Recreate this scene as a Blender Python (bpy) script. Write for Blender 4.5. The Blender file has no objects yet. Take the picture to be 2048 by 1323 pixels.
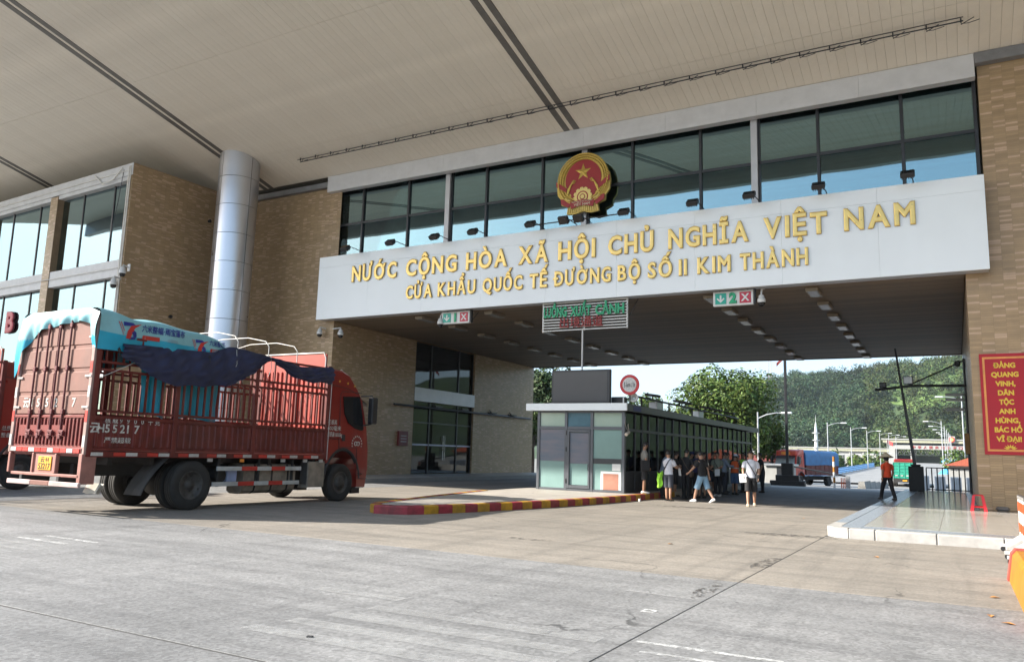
import bpy, math, random
import numpy as np
from mathutils import Vector, Matrix, Quaternion
random.seed(7); RNG = np.random.default_rng(7)
SC = bpy.context.scene; COL = SC.collection
rad = math.radians

# ---------------------------------------------------------------- camera
cam_d = bpy.data.cameras.new('camera'); cam = bpy.data.objects.new('camera', cam_d); COL.objects.link(cam)
cam_d.sensor_width = 36.0; cam_d.lens = 27.62; cam_d.clip_start = 0.1; cam_d.clip_end = 6000
_yaw, _pit, _rol = -0.51381453, 0.15395122, 0.02914062
_fw = Vector((math.sin(_yaw)*math.cos(_pit), math.cos(_yaw)*math.cos(_pit), math.sin(_pit)))
_r = _fw.cross(Vector((0, 0, 1))).normalized(); _u = _r.cross(_fw)
_r2 = _r*math.cos(_rol) + _u*math.sin(_rol); _u2 = _u*math.cos(_rol) - _r*math.sin(_rol)
cam.matrix_world = Matrix(((_r2.x, _u2.x, -_fw.x, 0), (_r2.y, _u2.y, -_fw.y, 0), (_r2.z, _u2.z, -_fw.z, 1.48), (0, 0, 0, 1)))
SC.camera = cam

# ---------------------------------------------------------------- sky, sun, exposure
SUN = Vector((-1.36, -0.90, 1.0)).normalized()          # towards the sun
elev = math.asin(SUN.z); azim = math.atan2(SUN.x, SUN.y)
world = bpy.data.worlds.new('World'); SC.world = world; world.use_nodes = True
nt = world.node_tree; bg = nt.nodes['Background']
sky = nt.nodes.new('ShaderNodeTexSky'); sky.sky_type = 'NISHITA'; sky.sun_disc = False
sky.sun_elevation = elev; sky.sun_rotation = azim; sky.air_density = 1.0; sky.dust_density = 2.0; sky.ozone_density = 1.5
hzm = nt.nodes.new('ShaderNodeMix'); hzm.data_type = 'RGBA'; hzm.inputs[0].default_value = 0.40; hzm.inputs[7].default_value = (3.3, 4.6, 6.0, 1)   # even pale veil over the whole sky
nt.links.new(sky.outputs[0], hzm.inputs[6]); nt.links.new(hzm.outputs[2], bg.inputs[0]); bg.inputs[1].default_value = 0.12
sun_d = bpy.data.lights.new('sun', 'SUN'); sun_d.energy = 5.0; sun_d.angle = rad(0.53); sun_d.color = (1.0, 0.94, 0.85)
sun = bpy.data.objects.new('sun', sun_d); COL.objects.link(sun)
sun.rotation_euler = (-SUN).to_track_quat('-Z', 'Y').to_euler(); sun.location = SUN*120
SC.view_settings.view_transform = 'Standard'; SC.view_settings.look = 'None'
SC.view_settings.exposure = 1.38; SC.view_settings.gamma = 1.0; SC.view_settings.use_curve_mapping = False
SC.cycles.use_denoising = True
SC.cycles.max_bounces = 8; SC.cycles.diffuse_bounces = 5; SC.cycles.glossy_bounces = 4; SC.cycles.transmission_bounces = 6
SC.cycles.transparent_max_bounces = 8; SC.cycles.caustics_reflective = False; SC.cycles.caustics_refractive = False
SC.cycles.sample_clamp_indirect = 6.0

# ---------------------------------------------------------------- materials
MATS = {}
def mat(name, col, rough=0.6, metal=0.0, var=0.12, scale=2.0, bump=0.0, bscale=30.0, streak=None, tint=False, spec=0.5, col2=None, soft=0.07, amax=1.0, alpha_wear=None, dirt=0.0, coat=0.0):
    """principled surface with noise-driven colour, roughness and relief (object coordinates)"""
    if name in MATS: return MATS[name]
    m = bpy.data.materials.new(name); m.use_nodes = True; MATS[name] = m
    N = m.node_tree.nodes; L = m.node_tree.links; b = N['Principled BSDF']
    tc = N.new('ShaderNodeTexCoord'); src = tc.outputs['Object']
    if streak:
        mp = N.new('ShaderNodeMapping'); mp.inputs['Scale'].default_value = streak; L.new(src, mp.inputs[0]); nsrc = mp.outputs[0]
    else: nsrc = src
    n1 = N.new('ShaderNodeTexNoise'); n1.inputs['Scale'].default_value = scale; n1.inputs['Detail'].default_value = 7; n1.inputs['Roughness'].default_value = 0.62
    L.new(nsrc, n1.inputs['Vector'])
    cr = N.new('ShaderNodeValToRGB'); L.new(n1.outputs[0], cr.inputs[0])
    c = list(col)[:3]; d = col2 if col2 else [x*(1-var*1.6) for x in c]
    e = c if col2 else [min(1, x*(1+var)) for x in c]
    cr.color_ramp.elements[0].position = 0.32; cr.color_ramp.elements[0].color = (*d, 1)
    cr.color_ramp.elements[1].position = 0.68; cr.color_ramp.elements[1].color = (*e, 1)
    out = cr.outputs[0]
    if tint:
        at = N.new('ShaderNodeAttribute'); at.attribute_name = 'tint'
        mx = N.new('ShaderNodeMix'); mx.data_type = 'RGBA'; mx.blend_type = 'MULTIPLY'; mx.inputs[0].default_value = 1
        L.new(out, mx.inputs[6]); L.new(at.outputs['Color'], mx.inputs[7]); out = mx.outputs[2]
    if dirt:
        n3 = N.new('ShaderNodeTexNoise'); n3.inputs['Scale'].default_value = 0.55; n3.inputs['Detail'].default_value = 9; n3.inputs['Roughness'].default_value = 0.7
        L.new(src, n3.inputs['Vector']); r3 = N.new('ShaderNodeMapRange'); r3.inputs[1].default_value = 0.45; r3.inputs[2].default_value = 0.75; r3.inputs[4].default_value = dirt
        L.new(n3.outputs[0], r3.inputs[0]); mx = N.new('ShaderNodeMix'); mx.data_type = 'RGBA'; L.new(r3.outputs[0], mx.inputs[0]); L.new(out, mx.inputs[6])
        mx.inputs[7].default_value = (0.09, 0.08, 0.065, 1); out = mx.outputs[2]
    L.new(out, b.inputs['Base Color'])
    b.inputs['Metallic'].default_value = metal; b.inputs['Specular IOR Level'].default_value = spec
    if coat: b.inputs['Coat Weight'].default_value = coat; b.inputs['Coat Roughness'].default_value = 0.08
    mr = N.new('ShaderNodeMapRange'); mr.inputs[3].default_value = max(0.02, rough-0.08); mr.inputs[4].default_value = min(1, rough+0.08)
    L.new(n1.outputs[0], mr.inputs[0]); L.new(mr.outputs[0], b.inputs['Roughness'])
    if bump:
        n2 = N.new('ShaderNodeTexNoise'); n2.inputs['Scale'].default_value = bscale; n2.inputs['Detail'].default_value = 5; L.new(src, n2.inputs['Vector'])
        bp = N.new('ShaderNodeBump'); bp.inputs['Strength'].default_value = 1.0; bp.inputs['Distance'].default_value = bump
        L.new(n2.outputs[0], bp.inputs['Height']); L.new(bp.outputs[0], b.inputs['Normal'])
    if alpha_wear is not None:
        n4 = N.new('ShaderNodeTexNoise'); n4.inputs['Scale'].default_value = 9; n4.inputs['Detail'].default_value = 10; n4.inputs['Roughness'].default_value = 0.75; L.new(src, n4.inputs['Vector'])
        r4 = N.new('ShaderNodeMapRange'); r4.inputs[1].default_value = alpha_wear; r4.inputs[2].default_value = alpha_wear+soft; r4.inputs[4].default_value = amax; L.new(n4.outputs[0], r4.inputs[0]); L.new(r4.outputs[0], b.inputs['Alpha'])
    return m

def glass(name, tint, rough=0.02, refl_ior=1.5, alpha=0.55, gtint=(0.92,0.97,1.0)):
    """tinted architectural pane: mirror-like reflection over a see-through tinted body"""
    if name in MATS: return MATS[name]
    m = bpy.data.materials.new(name); m.use_nodes = True; MATS[name] = m
    N = m.node_tree.nodes; L = m.node_tree.links; N.remove(N['Principled BSDF'])
    tr = N.new('ShaderNodeBsdfTransparent'); tr.inputs[0].default_value = (*tint, 1)
    gl = N.new('ShaderNodeBsdfGlossy'); gl.inputs['Roughness'].default_value = rough; gl.inputs[0].default_value = (*gtint, 1)
    fr = N.new('ShaderNodeFresnel'); fr.inputs[0].default_value = refl_ior
    tc = N.new('ShaderNodeTexCoord'); nz = N.new('ShaderNodeTexNoise'); nz.inputs['Scale'].default_value = 0.35; nz.inputs['Detail'].default_value = 1; L.new(tc.outputs['Object'], nz.inputs['Vector'])
    bp = N.new('ShaderNodeBump'); bp.inputs['Distance'].default_value = 0.006; L.new(nz.outputs[0], bp.inputs['Height']); L.new(bp.outputs[0], gl.inputs['Normal'])
    mr = N.new('ShaderNodeMapRange'); mr.inputs[3].default_value = alpha; mr.inputs[4].default_value = 1.0; L.new(fr.outputs[0], mr.inputs[0])
    mx = N.new('ShaderNodeMixShader'); L.new(mr.outputs[0], mx.inputs[0]); L.new(tr.outputs[0], mx.inputs[1]); L.new(gl.outputs[0], mx.inputs[2])
    L.new(mx.outputs[0], N['Material Output'].inputs[0])
    return m

# ---------------------------------------------------------------- mesh building
class MB:
    def __init__(s): s.v = []; s.f = []; s.m = []; s.s = []; s.t = None
    def add(s, vs, fs, mi=0, smooth=False):
        o = len(s.v); s.v += [tuple(p) for p in vs]; s.f += [tuple(i+o for i in f) for f in fs]
        s.m += [mi]*len(fs); s.s += [smooth]*len(fs); return s
    def box(s, x0, x1, y0, y1, z0, z1, mi=0):
        return s.add([(x0,y0,z0),(x1,y0,z0),(x1,y1,z0),(x0,y1,z0),(x0,y0,z1),(x1,y0,z1),(x1,y1,z1),(x0,y1,z1)],
                     [(0,3,2,1),(4,5,6,7),(0,1,5,4),(1,2,6,5),(2,3,7,6),(3,0,4,7)], mi)
    def bbox(s, x0, x1, y0, y1, z0, z1, b=0.01, mi=0):
        """box with chamfered edges"""
        b = min(b, (x1-x0)*.45, (y1-y0)*.45, (z1-z0)*.45)
        P = []; idx = {}
        X = (x0, x1); Y = (y0, y1); Z = (z0, z1)
        for i in (0,1):
            for j in (0,1):
                for k in (0,1):
                    sx, sy, sz = (1 if i == 0 else -1)*b, (1 if j == 0 else -1)*b, (1 if k == 0 else -1)*b
                    for a, q in enumerate(((X[i], Y[j]+sy, Z[k]+sz), (X[i]+sx, Y[j], Z[k]+sz), (X[i]+sx, Y[j]+sy, Z[k]))):
                        idx[(i,j,k,a)] = len(P); P.append(q)
        F = []
        for i in (0,1):
            q = [idx[(i,0,0,0)], idx[(i,1,0,0)], idx[(i,1,1,0)], idx[(i,0,1,0)]]; F.append(q if i else q[::-1])
            q = [idx[(0,i,0,1)], idx[(0,i,1,1)], idx[(1,i,1,1)], idx[(1,i,0,1)]]; F.append(q if i else q[::-1])
            q = [idx[(0,0,i,2)], idx[(1,0,i,2)], idx[(1,1,i,2)], idx[(0,1,i,2)]]; F.append(q if i else q[::-1])
        for j in (0,1):
            for k in (0,1):
                q = [idx[(0,j,k,1)], idx[(1,j,k,1)], idx[(1,j,k,2)], idx[(0,j,k,2)]]; F.append(q if (j == k) == False else q[::-1])
                q = [idx[(j,0,k,0)], idx[(j,1,k,0)], idx[(j,1,k,2)], idx[(j,0,k,2)]]; F.append(q if (j == k) else q[::-1])
                q = [idx[(j,k,0,0)], idx[(j,k,1,0)], idx[(j,k,1,1)], idx[(j,k,0,1)]]; F.append(q if (j == k) == False else q[::-1])
        for i in (0,1):
            for j in (0,1):
                for k in (0,1):
                    q = [idx[(i,j,k,0)], idx[(i,j,k,1)], idx[(i,j,k,2)]]; F.append(q if (i+j+k) % 2 else q[::-1])
        return s.add(P, F, mi)
    def xf(s, M, i0=0):
        """transform all vertices added since index i0"""
        for i in range(i0, len(s.v)): s.v[i] = tuple(M @ Vector(s.v[i]))
        return s
    def cyl(s, p0, p1, r0, r1=None, n=12, mi=0, caps=True, smooth=True):
        r1 = r0 if r1 is None else r1; p0 = Vector(p0); p1 = Vector(p1); d = (p1-p0).normalized()
        a = d.orthogonal().normalized(); b = d.cross(a); V = []
        for p, r in ((p0, r0), (p1, r1)):
            V += [p + (a*math.cos(2*math.pi*i/n) + b*math.sin(2*math.pi*i/n))*r for i in range(n)]
        s.add(V, [(i, (i+1) % n, n+(i+1) % n, n+i) for i in range(n)], mi, smooth)
        if caps:
            s.add(V, [tuple(range(n-1, -1, -1)), tuple(range(n, 2*n))], mi, False)
        return s
    def tube(s, pts, r, n=8, mi=0, caps=True):
        pts = [Vector(p) for p in pts]; V = []; F = []; up = None
        R = r if isinstance(r, (list, tuple)) else [r]*len(pts)
        for i, p in enumerate(pts):
            d = (pts[min(i+1, len(pts)-1)] - pts[max(i-1, 0)]).normalized()
            if up is None: up = d.orthogonal().normalized()
            a = (up - d*up.dot(d)); a = a.normalized() if a.length > 1e-6 else d.orthogonal().normalized(); up = a; b = d.cross(a)
            V += [p + (a*math.cos(2*math.pi*k/n) + b*math.sin(2*math.pi*k/n))*R[i] for k in range(n)]
        for i in range(len(pts)-1):
            F += [(i*n+k, i*n+(k+1) % n, (i+1)*n+(k+1) % n, (i+1)*n+k) for k in range(n)]
        s.add(V, F, mi, True)
        if caps: s.add(V[:n]+V[-n:], [tuple(range(n-1, -1, -1)), tuple(range(n, 2*n))], mi, False)
        return s
    def prism(s, poly, axis, a, b, mi=0):
        """extrude a 2-D polygon (convex or not) along an axis between a and b; 2-D coordinates are the other two axes in xyz order"""
        n = len(poly)
        area = sum(poly[i][0]*poly[(i+1) % n][1]-poly[(i+1) % n][0]*poly[i][1] for i in range(n))
        if (area < 0) != (axis == 'y'): poly = poly[::-1]
        if a > b: a, b = b, a
        mk = {'x': lambda p, t: (t, p[0], p[1]), 'y': lambda p, t: (p[0], t, p[1]), 'z': lambda p, t: (p[0], p[1], t)}[axis]
        V = [mk(p, a) for p in poly] + [mk(p, b) for p in poly]
        return s.add(V, [tuple(range(n-1, -1, -1)), tuple(range(n, 2*n))] + [(i, (i+1) % n, n+(i+1) % n, n+i) for i in range(n)], mi)
    def lathe(s, prof, n=24, c=(0,0,0), axis='z', mi=0, smooth=True):
        V = []; F = []; c = Vector(c)
        for r, h in prof:
            for k in range(n):
                t = 2*math.pi*k/n; q = (r*math.cos(t), r*math.sin(t), h)
                if axis == 'x': q = (h, r*math.cos(t), r*math.sin(t))
                if axis == 'y': q = (r*math.sin(t), h, r*math.cos(t))
                V.append(c+Vector(q))
        for i in range(len(prof)-1):
            F += [(i*n+k, i*n+(k+1) % n, (i+1)*n+(k+1) % n, (i+1)*n+k) for k in range(n)]
        return s.add(V, F, mi, smooth)
    def sphere(s, c, r, nu=12, nv=8, mi=0):
        r = (r, r, r) if not isinstance(r, (tuple, list)) else r; V = []; F = []
        for j in range(nv+1):
            th = math.pi*j/nv
            for i in range(nu):
                ph = 2*math.pi*i/nu; V.append((c[0]+r[0]*math.sin(th)*math.cos(ph), c[1]+r[1]*math.sin(th)*math.sin(ph), c[2]-r[2]*math.cos(th)))
        for j in range(nv):
            F += [(j*nu+i, j*nu+(i+1) % nu, (j+1)*nu+(i+1) % nu, (j+1)*nu+i) for i in range(nu)]
        return s.add(V, F, mi, True)
    def surf(s, fn, nu, nv, mi=0, smooth=True, thick=None):
        V = [fn(i/nu, j/nv) for j in range(nv+1) for i in range(nu+1)]
        F = [(j*(nu+1)+i, j*(nu+1)+i+1, (j+1)*(nu+1)+i+1, (j+1)*(nu+1)+i) for j in range(nv) for i in range(nu)]
        return s.add(V, F, mi, smooth)
    def mesh(s, name, mats):
        me = bpy.data.meshes.new(name); me.from_pydata(s.v, [], s.f)
        me.polygons.foreach_set('material_index', s.m); me.polygons.foreach_set('use_smooth', s.s)
        for q in (mats if isinstance(mats, (list, tuple)) else [mats]): me.materials.append(q)
        me.update(); return me
    def build(s, name, mats, parent=None, loc=None, world=True):
        """link as one mesh object; vertices are in world space unless world=False (then in the parent's space)"""
        o = bpy.data.objects.new(name, None if False else s.mesh(name, mats)); COL.objects.link(o)
        if parent is not None:
            o.parent = parent
            if world:
                w = wloc(parent)
                if w.length > 0: o.data.transform(Matrix.Translation(-w))
        if loc is not None: o.location = loc
        return o
def wloc(o):
    p = Vector(o.location)
    while o.parent: o = o.parent; p = p + Vector(o.location)
    return p
def tag(o, label=None, cat=None, group=None, kind=None):
    if label: o['label'] = label
    if cat: o['category'] = cat
    if group: o['group'] = group
    if kind: o['kind'] = kind
    return o
def thing(name, label, cat, loc=(0,0,0), rz=0.0, group=None):
    o = bpy.data.objects.new(name, None); COL.objects.link(o); o.location = loc; o.rotation_euler = (0, 0, rz); o.empty_display_size = 0.2
    return tag(o, label, cat, group)
def inst(name, me, parent, loc=(0,0,0), rot=(0,0,0), scale=None):
    o = bpy.data.objects.new(name, me); COL.objects.link(o); o.parent = parent; o.location = loc; o.rotation_euler = rot
    if scale is not None: o.scale = scale
    return o
def copy_tree(o, parent=None):
    c = o.copy(); COL.objects.link(c); c.parent = parent
    for ch in list(o.children): copy_tree(ch, c)
    return c
def part(name, mats, parent, fn, *a, world=True, **k):
    m = MB(); getattr(m, fn)(*a, **k); return m.build(name, mats, parent, world=world)

# ---------------------------------------------------------------- lettering (built-in font outlines turned into meshes)
_GC = {}
def glyphs(body, bold=0.0):
    """outline mesh of a string in the xy plane, thickened by a bevel; z runs from -1 (back) to 1 (front)"""
    key = (body, bold)
    if key in _GC: return _GC[key]
    cu = bpy.data.curves.new('lettering', 'FONT'); cu.body = body; cu.extrude = 0.05; cu.resolution_u = 3
    cu.bevel_depth = bold; cu.bevel_resolution = 1
    ob = bpy.data.objects.new('lettering', cu); COL.objects.link(ob)
    me = ob.evaluated_get(bpy.context.evaluated_depsgraph_get()).to_mesh()
    v = [tuple(p.co) for p in me.vertices]; zm = max(p[2] for p in v)
    v = [(p[0], p[1], p[2]/zm) for p in v]
    f = [tuple(p.vertices) for p in me.polygons]; nz = [p.normal.z for p in me.polygons]
    bpy.data.objects.remove(ob); bpy.data.curves.remove(cu)
    _GC[key] = (v, f, nz); return _GC[key]
_plain = glyphs
def glyphs(body, bold=0.0):
    """horned O with an accent is put together from the accented O and an apostrophe-shaped horn"""
    if body == 'Đ':
        v, f, n = _plain('D', bold); x0 = min(p[0] for p in v); y0 = min(p[1] for p in v); y1 = max(p[1] for p in v); m = (y0+y1)/2; b = .05; o = len(v)
        w = [(x, y, z) for z in (-1.0, 1.02) for x, y in ((x0-.10, m-b), (x0+.30, m-b), (x0+.30, m+b), (x0-.10, m+b))]
        q = [(4,5,6,7),(0,1,5,4),(1,2,6,5),(2,3,7,6),(3,0,4,7)]; return v+w, f+[tuple(i+o for i in t) for t in q], n+[1.0, 0, 0, 0, 0]
    if not any(c in 'ỚỜ' for c in body): return _plain(body, bold)
    v, f, n = _plain(body.replace('Ớ', 'Ó').replace('Ờ', 'Ò'), bold)
    hv, hf, hn = _plain("'", bold); x1 = max(p[0] for p in v); hx = min(p[0] for p in hv); top = _plain('H', 0)[0]; ch = max(p[1] for p in top); hy = max(p[1] for p in hv); o = len(v)
    w = [((p[0]-hx)*.9+x1-.09-.35*(hy-p[1]), ch*.98+(p[1]-hy)*.8+.04, p[2]) for p in hv]
    return v+w, f+[tuple(i+o for i in q) for q in hf], n+hn
def cap_h():
    v, f, n = glyphs('H'); return max(p[1] for p in v)
def text_mb(body, h, M, bold=0.0, depth=0.004, width=None, align='l', mi=0, mb=None, side=None):
    """one line of lettering, cap height h, in the local xy plane carried by matrix M (x right, y up, z outwards)"""
    v, f, nz = glyphs(body, bold); mb = mb or MB()
    k = h/cap_h(); x0 = min(p[0] for p in v); x1 = max(p[0] for p in v); kx = k if width is None else width/(x1-x0)
    off = {'l': x0, 'c': (x0+x1)/2, 'r': x1}[align]
    P = [M @ Vector(((p[0]-off)*kx, p[1]*k, depth*(p[2]+1)/2+.001)) for p in v]
    if side is None: mb.add(P, f, mi)
    else:
        mb.add(P, [q for q, n in zip(f, nz) if n > .35], mi); mb.add(P, [q for q, n in zip(f, nz) if n <= .35], side)
    return mb
def frame(o, x, y):
    """matrix with origin o, x axis x, y axis y, z = x cross y"""
    x = Vector(x).normalized(); y = Vector(y).normalized(); z = x.cross(y)
    return Matrix(((x.x, y.x, z.x, o[0]), (x.y, y.y, z.y, o[1]), (x.z, y.z, z.z, o[2]), (0, 0, 0, 1)))
def lerp(a, b, t): return a+(b-a)*t
def pl(tab, t):
    """piecewise-linear lookup"""
    if t <= tab[0][0]: return tab[0][1]
    for (a, va), (b, vb) in zip(tab, tab[1:]):
        if t <= b: return va+(vb-va)*(t-a)/(b-a)
    return tab[-1][1]
# ================================================================ setting: ground, road slabs, island, pavement
def fast_mesh(name, V, Q, mats, tint=None):
    me = bpy.data.meshes.new(name); V = np.asarray(V, dtype=np.float32); Q = np.asarray(Q, dtype=np.int32)
    me.vertices.add(len(V)); me.vertices.foreach_set('co', V.ravel()); k = Q.shape[1]
    me.loops.add(Q.size); me.loops.foreach_set('vertex_index', Q.ravel())
    me.polygons.add(len(Q)); me.polygons.foreach_set('loop_start', np.arange(0, Q.size, k, dtype=np.int32))
    me.polygons.foreach_set('use_smooth', np.zeros(len(Q), dtype=bool))
    for m in (mats if isinstance(mats, (list, tuple)) else [mats]): me.materials.append(m)
    if tint is not None:
        a = me.color_attributes.new('tint', 'FLOAT_COLOR', 'POINT'); a.data.foreach_set('color', np.asarray(tint, dtype=np.float32).ravel())
    me.update(calc_edges=True); me.validate(); return me

def concrete(name, a, b, dark, gloss=0.75, streak=(0.25, 2.2, 1), fine=0.5):
    m = bpy.data.materials.new(name); m.use_nodes = True; MATS[name] = m
    N = m.node_tree.nodes; L = m.node_tree.links; p = N['Principled BSDF']
    tc = N.new('ShaderNodeTexCoord'); src = tc.outputs['Object']
    def noise(sc, det=6, ro=0.6, scale=None):
        v = src
        if scale: mp = N.new('ShaderNodeMapping'); mp.inputs['Scale'].default_value = scale; L.new(src, mp.inputs[0]); v = mp.outputs[0]
        n = N.new('ShaderNodeTexNoise'); n.inputs['Scale'].default_value = sc; n.inputs['Detail'].default_value = det; n.inputs['Roughness'].default_value = ro; L.new(v, n.inputs['Vector']); return n.outputs[0]
    def rng(v, lo, hi, o0=0, o1=1):
        r = N.new('ShaderNodeMapRange'); r.inputs[1].default_value = lo; r.inputs[2].default_value = hi; r.inputs[3].default_value = o0; r.inputs[4].default_value = o1; L.new(v, r.inputs[0]); return r.outputs[0]
    def mix(f, x, y, blend='MIX'):
        q = N.new('ShaderNodeMix'); q.data_type = 'RGBA'; q.blend_type = blend
        for sock, val in ((q.inputs[0], f), (q.inputs[6], x), (q.inputs[7], y)):
            if isinstance(val, (tuple, list)): sock.default_value = (*val, 1)
            elif isinstance(val, (int, float)): sock.default_value = val
            else: L.new(val, sock)
        return q.outputs[2]
    c = mix(rng(noise(0.45, 8, 0.65), 0.35, 0.65), a, b)
    c = mix(rng(noise(0.16, 6, 0.6), 0.48, 0.66, 0, 0.5), c, dark)
    c = mix(rng(noise(1.0, 8, 0.7, streak), 0.46, 0.70, 0, 0.75), c, dark)
    c = mix(rng(noise(1.0, 7, 0.7, (2.6, 0.12, 1)), 0.50, 0.70, 0, 0.6), c, dark)
    c = mix(rng(noise(3.2, 8, 0.72, streak), 0.56, 0.68, 0, 0.35), c, [min(1, x*1.55) for x in b])
    c = mix(rng(noise(55, 3, 0.6), 0.3, 0.7, 1-fine*0.45, 1+fine*0.3), (0,0,0), c, 'MIX') if False else c
    sp = N.new('ShaderNodeTexVoronoi'); sp.inputs['Scale'].default_value = 38; L.new(src, sp.inputs['Vector'])
    c = mix(fine, c, mix(1.0, c, rng(sp.outputs['Color'], 0, 1, 0.62, 1.35), 'MULTIPLY'))
    c = mix(rng(noise(0.9, 10, 0.78), 0.655, 0.675, 0, 0.55), c, dark)
    pit = N.new('ShaderNodeTexVoronoi'); pit.inputs['Scale'].default_value = 2.6; L.new(src, pit.inputs['Vector'])
    pm = N.new('ShaderNodeMath'); pm.operation = 'MULTIPLY'; L.new(rng(pit.outputs['Distance'], 0.06, 0.035), pm.inputs[0]); L.new(rng(noise(1.3, 2), 0.5, 0.56), pm.inputs[1]); c = mix(pm.outputs[0], c, [x*.45 for x in dark])
    cv = N.new('ShaderNodeTexVoronoi'); cv.feature = 'DISTANCE_TO_EDGE'; cv.inputs['Scale'].default_value = 0.22; wv = N.new('ShaderNodeVectorMath'); wv.operation = 'MULTIPLY_ADD'; wn = N.new('ShaderNodeTexNoise'); wn.inputs['Scale'].default_value = 1.5; wn.inputs['Detail'].default_value = 6; L.new(src, wn.inputs['Vector']); wv.inputs[1].default_value = (.9, .9, 0); L.new(wn.outputs['Color'], wv.inputs[0]); L.new(src, wv.inputs[2]); L.new(wv.outputs[0], cv.inputs['Vector'])
    cm = N.new('ShaderNodeMath'); cm.operation = 'MULTIPLY'; L.new(rng(cv.outputs[0], 0.0035, 0.0015), cm.inputs[0]); L.new(rng(noise(0.35, 3), 0.52, 0.6, 0, .8), cm.inputs[1]); c = mix(cm.outputs[0], c, [x*.4 for x in dark])
    L.new(c, p.inputs['Base Color']); L.new(rng(noise(2.0, 5), 0.3, 0.7, gloss-0.12, gloss+0.1), p.inputs['Roughness'])
    bp = N.new('ShaderNodeBump'); bp.inputs['Distance'].default_value = 0.004; L.new(noise(70, 4, 0.7), bp.inputs['Height']); L.new(bp.outputs[0], p.inputs['Normal'])
    return m

m_soil = concrete('far_ground', (0.24,0.225,0.19), (0.19,0.18,0.155), (0.12,0.12,0.105))
m_near = concrete('grey_slab', (0.235,0.233,0.229), (0.175,0.175,0.173), (0.105,0.105,0.105), fine=0.9)
m_beige = concrete('beige_slab', (0.265,0.236,0.20), (0.21,0.19,0.163), (0.125,0.115,0.10), fine=0.55)
m_under = concrete('shade_dark_slab', (0.15,0.15,0.152), (0.125,0.125,0.127), (0.08,0.08,0.08), fine=0.4)  # slab colour darkened to carry the deep shade under the gate
m_joint = mat('joint_filler', (0.06,0.058,0.055), 0.95)
m_paint = mat('worn_white_paint', (0.72,0.72,0.70), 0.7, var=0.2, alpha_wear=0.56)
m_faint = mat('faded_paint', (0.40,0.40,0.39), 0.75, var=0.1, alpha_wear=0.30, soft=0.45, amax=0.75)
m_paint2 = mat('fresh_white_paint', (0.60,0.60,0.58), 0.7, var=0.15, alpha_wear=0.40, soft=0.22, amax=0.92)

ROADZ = [(-500, 0), (48, 0), (92, -1.05), (112, -1.25), (1e5, -1.25)]
def gz(y): return pl(ROADZ, y)
g = MB()
ys = [-400, -60, -10, 28, 48, 92, 112, 200, 400, 800, 895]; xs = [-700, -400, -60, -33, -20, -8, 4, 20, 60, 400, 700]
g.add([(x, y, gz(y)-0.06) for y in ys for x in xs], [(j*11+i, j*11+i+1, (j+1)*11+i+1, (j+1)*11+i) for j in range(10) for i in range(10)])
ground = tag(g.build('ground', m_soil), 'wide concrete forecourt ground running out to the hills', kind='structure')
xj = [-60, -38, -20, -2.4, 15]; yj = [-7.6, -1.7, 4.2, 10.1, 16.4, 22.4, 28.4, 34.4, 40.4, 46.4]
for j in range(len(yj)-1):
    for i in range(len(xj)-1):
        if yj[j] >= 16 and xj[i] > -3: continue
        mb = MB().bbox(xj[i]+.008, xj[i+1]-.008, yj[j]+.018, yj[j+1]-.018, -0.05, 0.0, 0.002)
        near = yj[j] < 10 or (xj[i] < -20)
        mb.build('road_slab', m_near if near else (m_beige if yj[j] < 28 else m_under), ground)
MB().bbox(-2.392, 15, 16.418, 17.27, -0.05, 0.0, 0.002).build('road_slab', m_beige, ground)
MB().box(-60, 15, -7.6, 46.4, -0.058, -0.004).build('joint_filler', m_joint, ground)
# road beyond the gate
m_road = concrete('far_road', (0.27,0.262,0.25), (0.22,0.215,0.205), (0.15,0.15,0.145))
rb = MB(); yy = [46.42, 48, 60, 75, 92, 112, 140]
rb.add([(x, y, gz(y)+0.004) for y in yy for x in (-26, 0.4)], [(2*i, 2*i+1, 2*i+3, 2*i+2) for i in range(len(yy)-1)])
tag(rb.build('road', m_road), 'pale concrete road leading from the gate to the bridge', kind='structure')
# painted hatch marks
for (x0, x1, y, w, mm, sk) in [(-12.45,-11.1,7.42,.10,m_paint2,-.03),(-12.5,-11.25,7.05,.10,m_paint2,-.03),(-12.6,-11.2,6.7,.12,m_faint,-.03),(-12.7,-11.0,6.36,.12,m_faint,-.03),
                           (-2.34,-1.2,6.32,.07,m_paint2,.02),(-2.2,-1.1,6.02,.06,m_paint2,.02),(-2.1,-.9,5.72,.06,m_paint,.02),
                           (-4.9,-2.6,6.05,.2,m_faint,.02),(-5.0,-2.6,5.6,.2,m_faint,.02),(-5.1,-2.6,5.2,.2,m_faint,.02),(-5.2,-2.7,4.8,.2,m_faint,.02),(-6.0,-4.9,6.5,.2,m_faint,.02),
                           (-3.3,-2.5,8.6,.06,m_faint,-.1),(-2.75,-2.62,7.55,.16,m_paint2,0)]:
    MB().add([(x0, y, .004), (x1, y+sk*(x1-x0), .004), (x1, y+w+sk*(x1-x0), .004), (x0, y+w, .004)], [(0,1,2,3)]).build('road_marking', mm, ground)
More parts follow.
